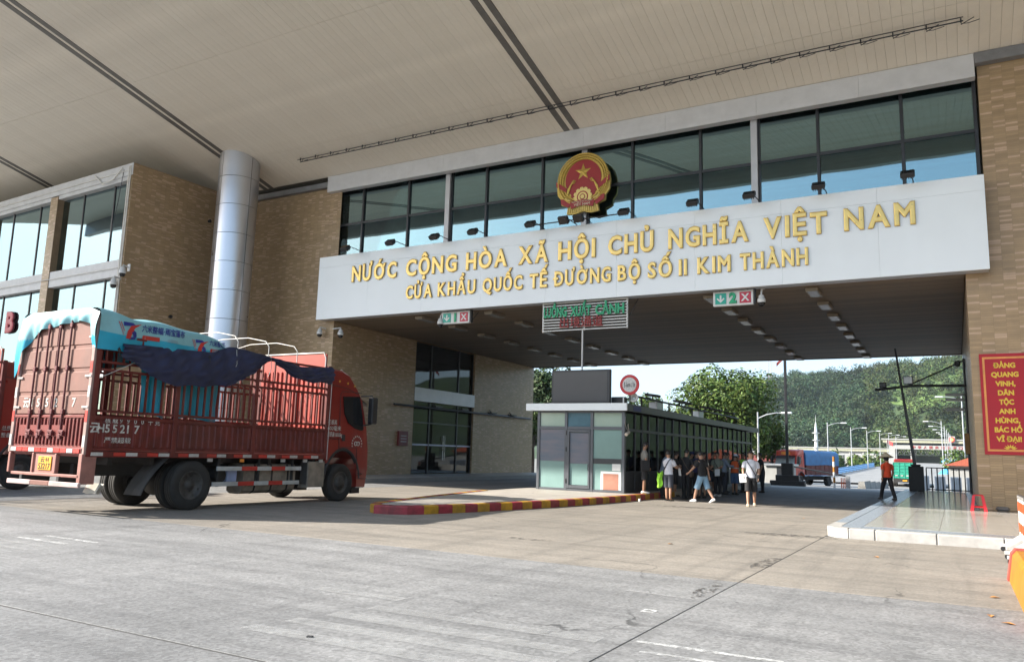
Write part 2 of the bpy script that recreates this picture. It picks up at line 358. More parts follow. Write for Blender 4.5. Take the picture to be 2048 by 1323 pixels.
# expansion stain along the joint near the pavement and small litter
m_stain = mat('oil_stain', (0.07,0.065,0.06), 0.8, alpha_wear=0.5)
for (x, y, a, b, r) in [(-3.0,17.0,.9,.25,.2),(-7.2,24.1,1.0,.35,.1),(-2.55,9.2,.10,.5,0),(-2.5,12.2,.12,.9,0),(-6.6,12.5,.4,.15,.3),(-9.6,20.6,.7,.06,.1)]:
    n = 18; MB().add([(x+a*math.cos(t)*(1+.25*math.sin(3*t+x)), y+b*math.sin(t)*(1+.25*math.cos(2*t+y)), .005) for t in [2*math.pi*i/n for i in range(n)]], [tuple(range(n))]).build('oil_stain', m_stain, ground)

# ---- traffic island with red and yellow kerb
m_kr = mat('red_kerb_paint', (0.33,0.03,0.045), 0.6, var=0.25, scale=5, dirt=0.55, bump=.003)
m_ky = mat('yellow_kerb_paint', (0.52,0.27,0.015), 0.6, var=0.2, scale=5, dirt=0.5, bump=.003)
m_itop = concrete('island_top', (0.46,0.42,0.37), (0.40,0.37,0.32), (0.27,0.25,0.23), gloss=0.55, fine=0.15)
isl = [(-12.12,14.85),(-11.6,14.8),(-11.05,15.25),(-10.72,16.4),(-10.25,18.6),(-9.9,21.0),(-9.65,24.0),(-9.5,30.0),(-9.5,48.0),(-14.6,48.0),(-14.5,26.0),(-14.35,23.6),(-13.4,19.0),(-12.5,15.5)]
island = tag(MB().prism([(x*.985-.18 if x > -12 else x*1.0+.14, y+.12) for x, y in isl], 'z', 0.0, 0.185).build('traffic_island', m_itop), 'raised traffic island with red and yellow kerb under the booth', kind='structure')
path = [Vector((x, y, 0)) for x, y in isl[-1:]+isl[:8]]; path = [Vector((-14.35,23.6,0)), Vector((-13.4,19.0,0))]+path
def walk(path, step):
    out = [path[0]]; rest = step
    for a, b in zip(path, path[1:]):
        L = (b-a).length; t = rest
        while t < L: out.append(a.lerp(b, t/L)); t += step
        rest = t-L
    return out
kp = walk(path, 0.44); big = 0
for i in range(len(kp)-1):
    a, b = kp[i], kp[i+1]; d = (b-a).normalized(); n = Vector((-d.y, d.x, 0)); a2 = a+d*.004; b2 = b-d*.004
    prof = [(0.0, 0.0), (0.0, 0.165), (0.012, 0.19), (0.035, 0.2), (0.24, 0.2), (0.24, 0.0)]
    V = [p+n*q+Vector((0, 0, h)) for p in (a2, b2) for q, h in prof]; k = len(prof)
    F = [(j, k+j, k+(j+1) % k, (j+1) % k) for j in range(k)] + [tuple(range(k)), tuple(range(2*k-1, k-1, -1))]
    nose = -12.2 < (a.x+b.x)/2 and a.y < 15.2 and a.y > 14.0
    MB().add(V, F).build('kerb_stone', m_kr if (i % 2 or nose and i % 4) else m_ky, island)

# ---- right-hand pavement: white kerb, granite border, polished tiles
m_wk = mat('white_kerb_stone', (0.40,0.39,0.37), 0.7, var=0.12, scale=4, dirt=0.45, bump=.004, bscale=18)
m_gran = mat('grey_granite_border', (0.24,0.25,0.265), 0.28, var=0.15, scale=40)
m_tile = mat('polished_pale_tile', (0.47,0.44,0.40), 0.13, var=0.06, scale=3, dirt=0.2)
m_tileb = mat('polished_grey_tile', (0.36,0.34,0.30), 0.13, var=0.06, scale=3)
pave = tag(MB().box(-2.30, 12, 17.7, 46.6, -0.05, 0.165).build('pavement', m_gran), 'raised pavement of polished tiles with white kerb beside the pillar', kind='structure')
for (x0, x1) in [(-1.95,-1.47),(-1.46,-.40),(-.39,.69),(.70,1.8),(1.81,2.9),(2.91,4.0)]:
    MB().bbox(x0, x1, 17.28, 17.55, -.02, 0.195, 0.018).build('kerb_stone', m_wk, pave)
MB().prism([(-2.42,17.9),(-2.38,17.62),(-2.22,17.38),(-1.96,17.28),(-1.96,17.55),(-2.1,17.65),(-2.14,17.9)], 'z', -.02, .195).build('kerb_stone', m_wk, pave)
y = 17.91
while y < 46: MB().bbox(-2.42, -2.14, y, min(46.5, y+1.09), -.02, 0.19, 0.015).build('kerb_stone', m_gran if y > 18.5 else m_wk, pave); y += 1.1
for x0, x1, y0, y1 in [(-2.135,-1.755,17.56,46.5),(-1.75,3.8,17.56,18.245)]: MB().bbox(x0,x1,y0,y1,.16,.191,.002).build('granite_border', m_gran, pave)
for j in range(41):
    y = 18.25+.69*j
    for i in range(8):
        x = -1.75+.69*i
        if j in (9, 10) and 0 < i < 4: mm = m_tileb
        else: mm = m_tile
        if j == 0 and i == 0: tile_me = {}
        if mm.name not in tile_me: tile_me[mm.name] = MB().bbox(0, .685, 0, .685, 0, .025, .002).mesh('floor_tile', mm)
        if x+.69 > .5 and y > 27.8: continue
        inst('floor_tile', tile_me[mm.name], pave, (x, y, .166+RNG.uniform(0, .0012)))

# ================================================================ gate building
m_grout = mat('tile_grout', (0.28,0.195,0.11), 0.9)
m_tilew = mat('wall_tile', (0.395,0.275,0.155), 0.38, var=0.07, scale=1.5, tint=True, spec=0.45)
m_white = mat('white_aluminium_panel', (0.87,0.92,0.96), 0.35, var=0.02, scale=0.5, streak=(1,1,.15), dirt=0.05)
m_alum = mat('grey_aluminium_trim', (0.50,0.50,0.52), 0.4, 0.3, var=0.05)
m_dark = mat('dark_window_frame', (0.035,0.037,0.042), 0.35, 0.3, var=0.1)
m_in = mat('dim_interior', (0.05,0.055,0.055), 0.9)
m_gl = glass('tinted_glass', (0.42,0.56,0.57), alpha=0.28, gtint=(0.60,0.84,0.88))
m_gl2 = glass('dark_door_glass', (0.16,0.18,0.18), refl_ior=1.3, alpha=0.03)
m_gl3 = glass('mirror_glass', (0.28,0.36,0.37), alpha=0.27, gtint=(0.66,0.90,0.98))

def tile_field(o, u, wid, z0, z1, holes=(), tw=0.25, th=0.06, gap=0.004, depth=0.004, gx=0.003):
    """staggered wall tiles on a vertical face: returns vertices, quads, tints and tile list"""
    o = np.array(o, float); u = np.array(u, float); n = np.array([u[1], -u[0], 0.0]); T = []
    for i in range(int(math.ceil(wid/tw))):
        a0 = i*tw; a1 = min(wid, a0+tw)
        if a1-a0 < .05: continue
        z = z0 - (th/2 if i % 2 else 0)
        while z < z1:
            b0 = max(z0, z); b1 = min(z1, z+th)
            if b1-b0 > .02 and not any(h[0] < a1-.05 and h[1] > a0+.05 and h[2] < b1-.01 and h[3] > b0+.01 for h in holes): T.append((a0+gx/2, a1-gx/2, b0+gap/2, b1-gap/2))
            z += th
    return o, u, n, np.array(T), depth
def tile_mesh(name, fld, rng):
    o, u, n, T, dep = fld; k = len(T)
    a0, a1, b0, b1 = (T[:, i:i+1] for i in range(4)); dd = dep+rng.uniform(-.0015, .0015, (k, 1))
    def P(a, b, d): return o[None]+a*u[None]+b*np.array([[0, 0, 1.]])+d*n[None]
    c = .0008
    V = np.stack([P(a0, b0, 0), P(a1, b0, 0), P(a1, b1, 0), P(a0, b1, 0), P(a0+c, b0+c, dd), P(a1-c, b0+c, dd), P(a1-c, b1-c, dd), P(a0+c, b1-c, dd)], 1).reshape(-1, 3)
    q = np.array([(4,5,6,7),(0,1,5,4),(1,2,6,5),(2,3,7,6),(3,0,4,7)])[None]+8*np.arange(k)[:, None, None]
    t = rng.choice([0.90, 0.96, 1.0, 1.0, 1.03, 1.32], k)*rng.uniform(.94, 1.06, k); w = (t > 1.15)[:, None]
    C = np.ones((k, 4)); C[:, :3] = t[:, None]; C[:, 2:3] *= np.where(w, 1.18, 1.0)
    return fast_mesh(name, V, q.reshape(-1, 4), m_tilew, np.repeat(C, 8, 0))
def tiles(parent, *a, **k):
    me = tile_mesh('wall_tiles', tile_field(*a, **k), RNG); ob = bpy.data.objects.new('wall_tiles', me); COL.objects.link(ob); ob.parent = parent; ob['kind'] = 'stuff'
    w = wloc(parent); me.transform(Matrix.Translation(-w)); return ob

gate = thing('gate_building', 'tile clad border gate with glazed bridge and white name board over the road', 'building', (-12.7, 28.5, 0))
# left block
wl = part('wall', m_grout, gate, 'box', -33.5, -26.4, 28.5, 49.4, 0, 14.35)
MB().box(-26.4, -26.0, 28.5, 35.3, 0, 7.9).box(-26.4, -26.0, 41.55, 49.4, 0, 7.9).box(-26.39, -26.05, 35.3, 41.55, 4.2, 4.93).build('wall', m_grout, gate)
tiles(gate, (-33.5, 28.5, 0), (1,0,0), 7.5, 0.02, 14.3)
tiles(gate, (-26.0, 28.5, 0), (0,1,0), 20.9, 0.02, 7.5, holes=[(6.8, 13.05, -1, 20)])
tiles(gate, (-26.4, 41.55, 0), (1,0,0), 0.4, 0.02, 7.5)
MB().box(-26.06, -25.98, 35.3, 41.55, 4.2, 4.95).build('band_panel', m_alum, gate)
part('top_trim', mat('dull_grey_trim', (.20,.20,.21), .5), gate, 'box', -33.5, -26.65, 28.30, 28.49, 14.36, 14.62)
# glazed entrance in the left block
for (y0, y1) in [(35.35,37.0),(37.08,39.9),(39.98,41.5)]:
    for (z0, z1) in [(.22,1.75),(1.85,3.0),(3.06,4.18),(4.98,7.5)]:
        MB().box(-26.22, -26.2, y0, y1, z0, z1).build('glass_pane', m_gl2, gate)
MB().box(-26.26,-26.14,37.0,37.08,.19,4.2).box(-26.26,-26.14,39.9,39.98,.19,4.2).box(-26.26,-26.14,37.0,37.08,4.95,7.52).box(-26.26,-26.14,39.9,39.98,4.95,7.52).box(-26.26,-26.14,41.5,41.55,.19,7.52).box(-26.26,-26.14,35.3,35.35,.19,7.52).box(-26.25,-26.15,35.3,41.55,3.0,3.06).build('window_frame', m_dark, gate)
MB().box(-26.24,-26.15,35.35,41.5,1.76,1.84).build('push_rail', mat('blue_grey_rail', (0.35,0.36,0.48), 0.35, 0.4), gate)
for yy_ in (38.45, 38.62): MB().tube([(-26.1,yy_,.95),(-26.1,yy_,2.35)], .018).build('door_handle', mat('brushed_steel', (0.62,0.62,0.62), 0.28, 0.9), gate)
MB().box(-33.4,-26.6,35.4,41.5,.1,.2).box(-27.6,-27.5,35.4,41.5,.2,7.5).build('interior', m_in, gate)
# rod with brackets along the inner wall
MB().tube([(-25.75,33.2,3.86),(-25.75,48.6,3.86)], .06).build('hanging_pipe', m_dark, gate)
for yy_ in (37.2, 40.0, 43.4, 46.0): MB().tube([(-26.0,yy_,4.15),(-25.72,yy_,3.9)], .03, 6).box(-25.9,-25.6,yy_-.35,yy_+.35,3.93,4.0).build('pipe_bracket', m_dark, gate)
# right block: pillar
part('wall', m_grout, gate, 'box', 0.55, 40.0, 28.5, 49.4, 0, 10.5)
part('wall', m_grout, gate, 'box', 1.22, 40.0, 28.5, 49.4, 10.5, 14.75)
part('wall', m_grout, gate, 'box', 11.5, 40.0, 21.5, 28.5, 0, 14.6)  # unseen forward wing, added to block light from the right
fld = tile_field((0.545, 28.5, 0), (1,0,0), 2.38, 0.20, 14.7, tw=.34, th=.075, holes=[(-1, .62, 10.5, 20)], gx=.004, gap=.005)
T = fld[3]; low = T[T[:, 2] < 3.86]; rest = T[T[:, 2] >= 3.86]
me = tile_mesh('wall_tiles', (fld[0], fld[1], fld[2], rest, fld[4]), RNG); ob = bpy.data.objects.new('wall_tiles', me); COL.objects.link(ob); ob.parent = gate; ob['kind'] = 'stuff'; me.transform(Matrix.Translation(-wloc(gate)))
proto = []
for tnt in (0.92, 0.97, 1.0, 1.04, 1.12, 1.3):
    c = .0025; w_, h_, d_ = .335, .07, .006
    mm = MB().add([(0,0,0),(w_,0,0),(w_,0,h_),(0,0,h_),(c,-d_,c),(w_-c,-d_,c),(w_-c,-d_,h_-c),(c,-d_,h_-c)], [(4,5,6,7),(0,1,5,4),(1,2,6,5),(2,3,7,6),(3,0,4,7)]).mesh('wall_tile', m_tilew)
    a = mm.color_attributes.new('tint', 'FLOAT_COLOR', 'POINT'); a.data.foreach_set('color', [tnt, tnt, tnt*(1.18 if tnt > 1.15 else 1), 1]*8); proto.append(mm)
for (a0, a1, b0, b1) in low:
    inst('wall_tile', proto[RNG.integers(0, 6)], gate, Vector((0.545+a0, 28.5, b0))-wloc(gate), scale=((a1-a0)/w_, 1, (b1-b0)/h_))
MB().box(2.93, 11.5, 28.49, 28.5, .2, 14.7).build('wall', m_tilew if False else mat('far_wall_tile', (0.36,0.27,0.17), 0.4), gate)
tiles(gate, (0.55, 49.4, 0), (0,-1,0), 20.9, 0.2, 7.5)
# bridge over the road: soffit planks, beam, name board, glazing, fascia
part('beam', m_grout, gate, 'box', -26.4, 0.56, 28.9, 49.35, 7.66, 10.4)
m_sof = [mat('soffit_plank_%d' % i, c, 0.6, 0.0, var=0.14, scale=1.2, streak=(.5, 6, 1)) for i, c in enumerate([(0.16,0.115,0.072),(0.138,0.10,0.063),(0.18,0.13,0.082)])]
sp_me = [MB().bbox(0, 26.5, 0, .232, 0, .03, .006).mesh('soffit_plank', q) for q in m_sof]
k = 0; y = 28.52
while y < 49.2: inst('soffit_plank', sp_me[RNG.integers(0, 3)], gate, Vector((-25.98, y, 7.54))-wloc(gate)); y += .24
MB().box(-26.4, .56, 49.16, 49.42, 7.5, 10.4).build('end_trim', m_dark, gate)
board = MB().box(-26.58, 1.18, 27.92, 28.49, 7.56, 10.58).build('name_board', m_alum, gate)
bx = np.linspace(-26.6, 1.2, 10)
for i in range(9):
    for (z0, z1) in ((7.54, 10.08), (10.085, 10.6)):
        MB().bbox(bx[i]+.002, bx[i+1]-.002, 27.875, 27.925, z0, z1, .003).build('board_panel', m_white, board)
# letters
m_gold = mat('gold_letter', (0.76,0.54,0.18), 0.30, 0.55, var=0.08, scale=3)
m_gold2 = mat('shaded_gold_side', (0.30,0.19,0.07), 0.5, 0.3)  # letter thickness coloured darker to hold its shade
def word(body, x0, x1, z, h, parent, y=27.875, dep=.085, bold=.044, mats=None, name='letter', gap=0.12):
    G = [glyphs(c, bold) for c in body]
    W = [max(p[0] for p in g[0])-min(p[0] for p in g[0]) for g in G]; tot = sum(W)+gap*(len(body)-1); kx = (x1-x0)/tot; x = x0
    for c, w in zip(body, W):
        text_mb(c, h, frame((x, y, z), (1,0,0), (0,0,1)), bold, dep, width=w*kx, side=1).build(name, mats or [m_gold, m_gold2], parent); x += (w+gap)*kx
for wd, a, b in [('NƯỚC',-24.46,-21.82),('CỘNG',-21.3,-18.54),('HÒA',-18.08,-16.02),('XÃ',-15.51,-14.1),('HỘI',-13.66,-12.02),('CHỦ',-11.49,-9.63),('NGHĨA',-9.06,-6.09),('VIỆT',-5.58,-3.45),('NAM',-2.93,-.77)]: word(wd, a, b, 9.24, .70, board)
for wd, a, b in [('CỬA',-21.24,-19.79),('KHẨU',-19.5,-17.54),('QUỐC',-17.2,-15.26),('TẾ',-14.94,-14.09),('ĐƯỜNG',-13.86,-11.35),('BỘ',-11.08,-10.15),('SỐ',-9.87,-8.91),('II',-8.66,-8.34),('KIM',-7.96,-6.74),('THÀNH',-6.42,-4.1)]: word(wd, a, b, 8.18, .56, board)
# glazing above the board
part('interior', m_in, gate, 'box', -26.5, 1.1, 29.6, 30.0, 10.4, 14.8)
part('interior', mat('window_blind', (0.34,0.40,0.40), 0.8, streak=(.2,.2,9), var=.3, scale=1.0), gate, 'box', -26.5, 1.1, 29.3, 29.34, 10.6, 14.5)
gx = [-26.9,-24.8,-22.04,-19.9,-17.73,-14.93,-13.0,-10.85,-8.07,-6.05,-3.79,-1.07,1.11]
posts = (-19.76, -12.93, -6.02)
for i in range(12):
    a, b = gx[i]+.06, gx[i+1]-.06
    for (z0, z1) in ((10.4, 12.36), (12.46, 14.3)):
        o_ = MB().bbox(-(b-a)/2, (b-a)/2, -.006, .006, 0, z1-z0, .002).build('glass_pane', m_gl, gate, Vector(((a+b)/2, 28.8, z0))-wloc(gate), world=False)
        o_.rotation_euler = (RNG.uniform(-.002, .002), 0, RNG.uniform(-.003, .003))
for x in gx[:1]+gx[1:3]+gx[4:6]+gx[7:9]+gx[10:]: MB().bbox(x-.05, x+.05, 28.7, 28.86, 10.4, 14.32, .004).build('mullion', m_dark, gate)
for x in posts:
    MB().bbox(x-.12, x+.12, 28.62, 28.9, 10.4, 14.32, .005).build('post', m_alum, gate)
    MB().box(x+.12, x+.2, 28.72, 28.86, 10.4, 14.32).build('mullion', m_dark, gate)
MB().box(-26.95, 1.16, 28.72, 28.85, 12.36, 12.46).build('transom', m_dark, gate)
MB().box(-27.0, 1.2, 28.70, 28.86, 14.3, 14.36).build('transom', m_dark, gate)
MB().bbox(-27.05, -26.88, 28.6, 28.9, 10.3, 14.36, .005).build('post', m_alum, gate)
fx = np.linspace(-26.75, 1.15, 9)
for i in range(8): MB().bbox(fx[i]+.002, fx[i+1]-.002, 28.22, 28.55, 14.05, 14.86, .004).build('fascia_panel', m_alum if False else mat('pale_grey_fascia', (0.60,0.60,0.62), 0.45, .1, var=.05), gate)
part('top_trim', MATS['dull_grey_trim'], gate, 'box', 1.16, 6.0, 28.2, 28.5, 14.5, 14.86)

# ---- canopy
CS = 0.235; CY0, CZ0, CY1 = 28.3, 14.86, 12.0; cang = math.atan(CS); CL = (CY0-CY1)/math.cos(cang)
def cz(y): return CZ0+CS*(CY0-y)
canopy = thing('canopy', 'vast sloping canopy lined with narrow beige metal slats above the gate', 'canopy', (-12.7, 28.3, 14.86))
m_slat = [mat('beige_slat_%d' % i, c, 0.5, 0.0, var=0.05, scale=.6, dirt=0.05) for i, c in enumerate([(0.80,0.74,0.65),(0.79,0.73,0.64),(0.81,0.75,0.66)])]
m_void = mat('canopy_void', (0.30,0.27,0.225), 0.9)
def slat_me(m):
    b = MB(); cuts = [0, 2.52, 8.8, 15.0, CL]
    for a, e in zip(cuts, cuts[1:]): b.bbox(0, .295, -e+.006, -a-.006, 0, .03, .004)
    return b.mesh('ceiling_slat', m)
sl = [slat_me(q) for q in m_slat]
bands = [-44.45, -30.95, -13.35, 4.2]
x = -62.0
while x < 11:
    if not any(abs(x+.15-b) < .42 for b in bands): inst('ceiling_slat', sl[RNG.integers(0, 3)], canopy, (x+12.7, 0, RNG.uniform(0, .004)), (-cang, 0, 0))
    x += .3
m_chan = mat('dark_channel', (0.155,0.145,0.135), 0.5, 0.2)
for b in bands:
    for dx in (-.34, .10):
        inst('channel', MB().box(0, .25, -CL, 0, -.02, .02).mesh('channel', m_chan), canopy, (b+dx+12.7, 0, 0), (-cang, 0, 0))
    for dx, wd in ((-.6, .25), (-.08, .17), (.36, .24)): inst('ceiling_slat', MB().box(0, wd, -CL, 0, 0, .03).mesh('ceiling_slat', m_slat[0]), canopy, (b+dx+12.7, 0, 0), (-cang, 0, 0))
rf = MB().box(-62, 12, -CL, 0.0, .05, .4); rf.xf(Matrix.Rotation(-cang, 4, 'X')); o_ = rf.build('roof', m_void, canopy, world=False); o_.location = (12.7, 0, 0)
MB().box(-62, 45, 28.3, 49.4, 14.95, 15.3).build('roof', m_void, canopy)
rf = MB().box(12, 45, -CL, 0.0, 0, .4); rf.xf(Matrix.Rotation(-cang, 4, 'X')); o_ = rf.build('roof', m_slat[0], canopy, world=False); o_.location = (12.7, 0, 0)  # unseen canopy extension, added to keep out light from the right
MB().box(-62, 45.2, CY1-.5, CY1-.05, cz(CY1)-.95, cz(CY1)+.5).build('edge_beam', m_alum, canopy)
tr = MB(); zt = lambda y: cz(y)-.14
tr.tube([(-27.1, 26.6, zt(26.6)), (.86, 26.45, zt(26.45))], .022, 6).tube([(-27.1, 26.42, zt(26.42)), (.86, 26.28, zt(26.28))], .016, 6)
for i in range(30):
    x = lerp(-27, .8, i/29); tr.tube([(x, 26.6, zt(26.6)), (x+.35, 26.38, zt(26.4))], .014, 5).box(x-.02, x+.02, 26.5, 26.54, zt(26.5), zt(26.5)+.15).tube([(x, 26.55, zt(26.5)-.02), (x+.2, 26.5, zt(26.5)-.07), (x+.5, 26.52, zt(26.5)-.01)], .012, 5)
tr.build('cable_rail', m_dark, canopy)

# ---- round column
colm = thing('round_column', 'tall round column clad in silver metal panels beside the truck', 'column', (-30.4, 25.85, 0))
m_silver = mat('silver_panel', (0.60,0.61,0.66), 0.30, 0.85, var=0.03, scale=.8)
MB().cyl((-30.4,25.85,0), (-30.4,25.85,15.6), .935, n=32).build('core', m_dark, colm)
zr = [0.35, 1.75, 3.15, 4.55, 5.95, 7.35, 8.75, 10.14, 11.54, 12.97, 14.38, 15.75]
for a, b in zip(zr, zr[1:]):
    for q in range(4):
        t0 = rad(-95+90*q); mb = MB(); n = 12; gz_ = .012; ga = .012
        ang = [lerp(t0+ga, t0+math.pi/2-ga, i/n) for i in range(n+1)]; V = []
        for r, z in ((.935, a+gz_), (.965, a+gz_), (.965, b-gz_), (.935, b-gz_)): V += [(-30.4+r*math.cos(t), 25.85+r*math.sin(t), z) for t in ang]
        F = [(r*(n+1)+i, r*(n+1)+i+1, (r+1)*(n+1)+i+1, (r+1)*(n+1)+i) for r in range(3) for i in range(n)]
        mb.add(V, F[:n], 0).add(V, F[n:2*n], 0, True).add(V, F[2*n:], 0); mb.build('panel', m_silver, colm)

# ---- left building (slightly turned)
lb = thing('office_building', 'tile clad office block with tall mirror windows and a red letter B', 'building', (-33.55, 22.3, 0))
LBa = math.atan2(.06, -1)
def lbp(s, d, z): return (-33.55-s*.9982+d*.06*1, 22.3+s*.0599-d*.9982 if False else 22.3+s*.0599+d*.9982, z)   # s: along the front to the left, d: depth
def lbox(s0, s1, d0, d1, z0, z1):
    P = [lbp(s1,d0,z0),lbp(s0,d0,z0),lbp(s0,d1,z0),lbp(s1,d1,z0),lbp(s1,d0,z1),lbp(s0,d0,z1),lbp(s0,d1,z1),lbp(s1,d1,z1)]
    return MB().add(P, [(0,3,2,1),(4,5,6,7),(0,1,5,4),(1,2,6,5),(2,3,7,6),(3,0,4,7)])
lbox(0, .12, 0, 6.2, 0, 14.65).build('wall', m_grout, lb); lbox(.12, 34, 1.2, 6.2, 0, 14.4).build('wall', m_in, lb); lbox(0, 34, .4, 6.2, 14.4, 14.6).build('roof', m_void, lb)
p0 = lbp(0, 0, 0); p1 = lbp(0, 6.15, 0)
tiles(lb, (p0[0]+.005, p0[1], 0), ((p1[0]-p0[0])/6.15, (p1[1]-p0[1])/6.15, 0), 6.15, .02, 14.6)
def front_tiles(s0, s1):
    a = lbp(s1, 0, 0); tiles(lb, (a[0], a[1]-.004, 0), (.9982, -.0599, 0), s1-s0, .02, 14.0)
for s0, s1 in ((0, .42), (6.65, 7.35), (13.9, 14.6), (21.2, 21.9)):
    lbox(s0, s1, .004, 1.2, 0, 14.0).build('pilaster', m_grout, lb); front_tiles(s0, s1)
    a = lbp(s1, 0, 0)
m_beam = mat('pale_render_beam', (0.60,0.60,0.61), 0.55, var=.06, dirt=.15)
for z0, z1 in ((13.85, 14.64), (9.15, 9.96), (4.4, 5.2), (.2, .8)):
    for s0, s1 in ((.42, 6.65), (7.35, 13.9), (14.6, 21.2), (21.9, 30)): lbox(s0, s1, .03, .5, z0, z1).build('beam', m_beam, lb)
    if z1 > 14: lbox(0, 30, -.03, .03, 14.05, 14.64).build('beam', m_beam, lb)
for s0, s1 in ((.42, 6.65), (7.35, 13.9), (14.6, 21.2), (21.9, 30)):
    w = s1-s0; m1, m2 = s0+w*.235, s0+w*.675
    for z0, z1 in ((9.96, 13.85), (5.2, 9.15), (.8, 4.4)):
        for a, b in ((s0, m1), (m1, m2), (m2, s1)):
            lbox(a+.04, b-.04, .31, .33, z0+.02, z1-.02).build('glass_pane', m_gl3, lb)
        for a in (m1, m2): lbox(a-.04, a+.04, .27, .34, z0, z1).build('mullion', m_dark, lb)
        lbox(s0, s0+.05, .27, .34, z0, z1).build('mullion', m_dark, lb)
m_cond = mat('white_conduit', (0.7,0.68,0.64), 0.5)
for s in (.12, .26): MB().tube([lbp(s, -.05, .3), lbp(s, -.05, 14.5)], .035, 8).build('conduit', m_cond, lb)
for z in (14.30, 9.55): MB().tube([lbp(.2, -.06, z), lbp(28, -.06, z)], .02, 6).build('conduit', m_cond, lb)
MB().tube([lbp(.7, -.06, 14.4), lbp(.9, -.07, 12.8), lbp(1.25, -.08, 11.0), lbp(1.2, -.07, 10.6)], .015, 6).build('cable', m_dark, lb)
MB().tube([lbp(3.2, -.06, 14.5), lbp(2.4, -.1, 13.95), lbp(1.5, -.1, 14.0), lbp(.8, -.08, 14.5)], .03, 6).build('cable', m_cond, lb)
text_mb('B', 1.0, frame(lbp(10.95, .3, 7.15), (.9982, -.0599, 0), (0, 0, 1)), .06, .16, side=1).build('letter', [mat('red_letter', (0.42,0.035,0.06), .45), mat('red_letter_side', (0.16,0.03,0.04), .5)], lb)
for d_, z_ in ((2.6, 7.6), (4.3, 12.9)):
    q = lbp(-.02, d_, z_); MB().cyl(q, (q[0]+.12, q[1], q[2]), .07, .09).build('spot_lamp', m_dark, lb)
# inner pavement on the far side of the lane
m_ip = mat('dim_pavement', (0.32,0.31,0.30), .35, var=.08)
MB().box(-26.0, -22.6, 24.5, 49.0, -.05, .19).build('pavement', m_ip); bpy.data.objects['pavement.001']['kind'] = 'structure'; bpy.data.objects['pavement.001']['label'] = 'dim raised pavement along the glazed entrance'
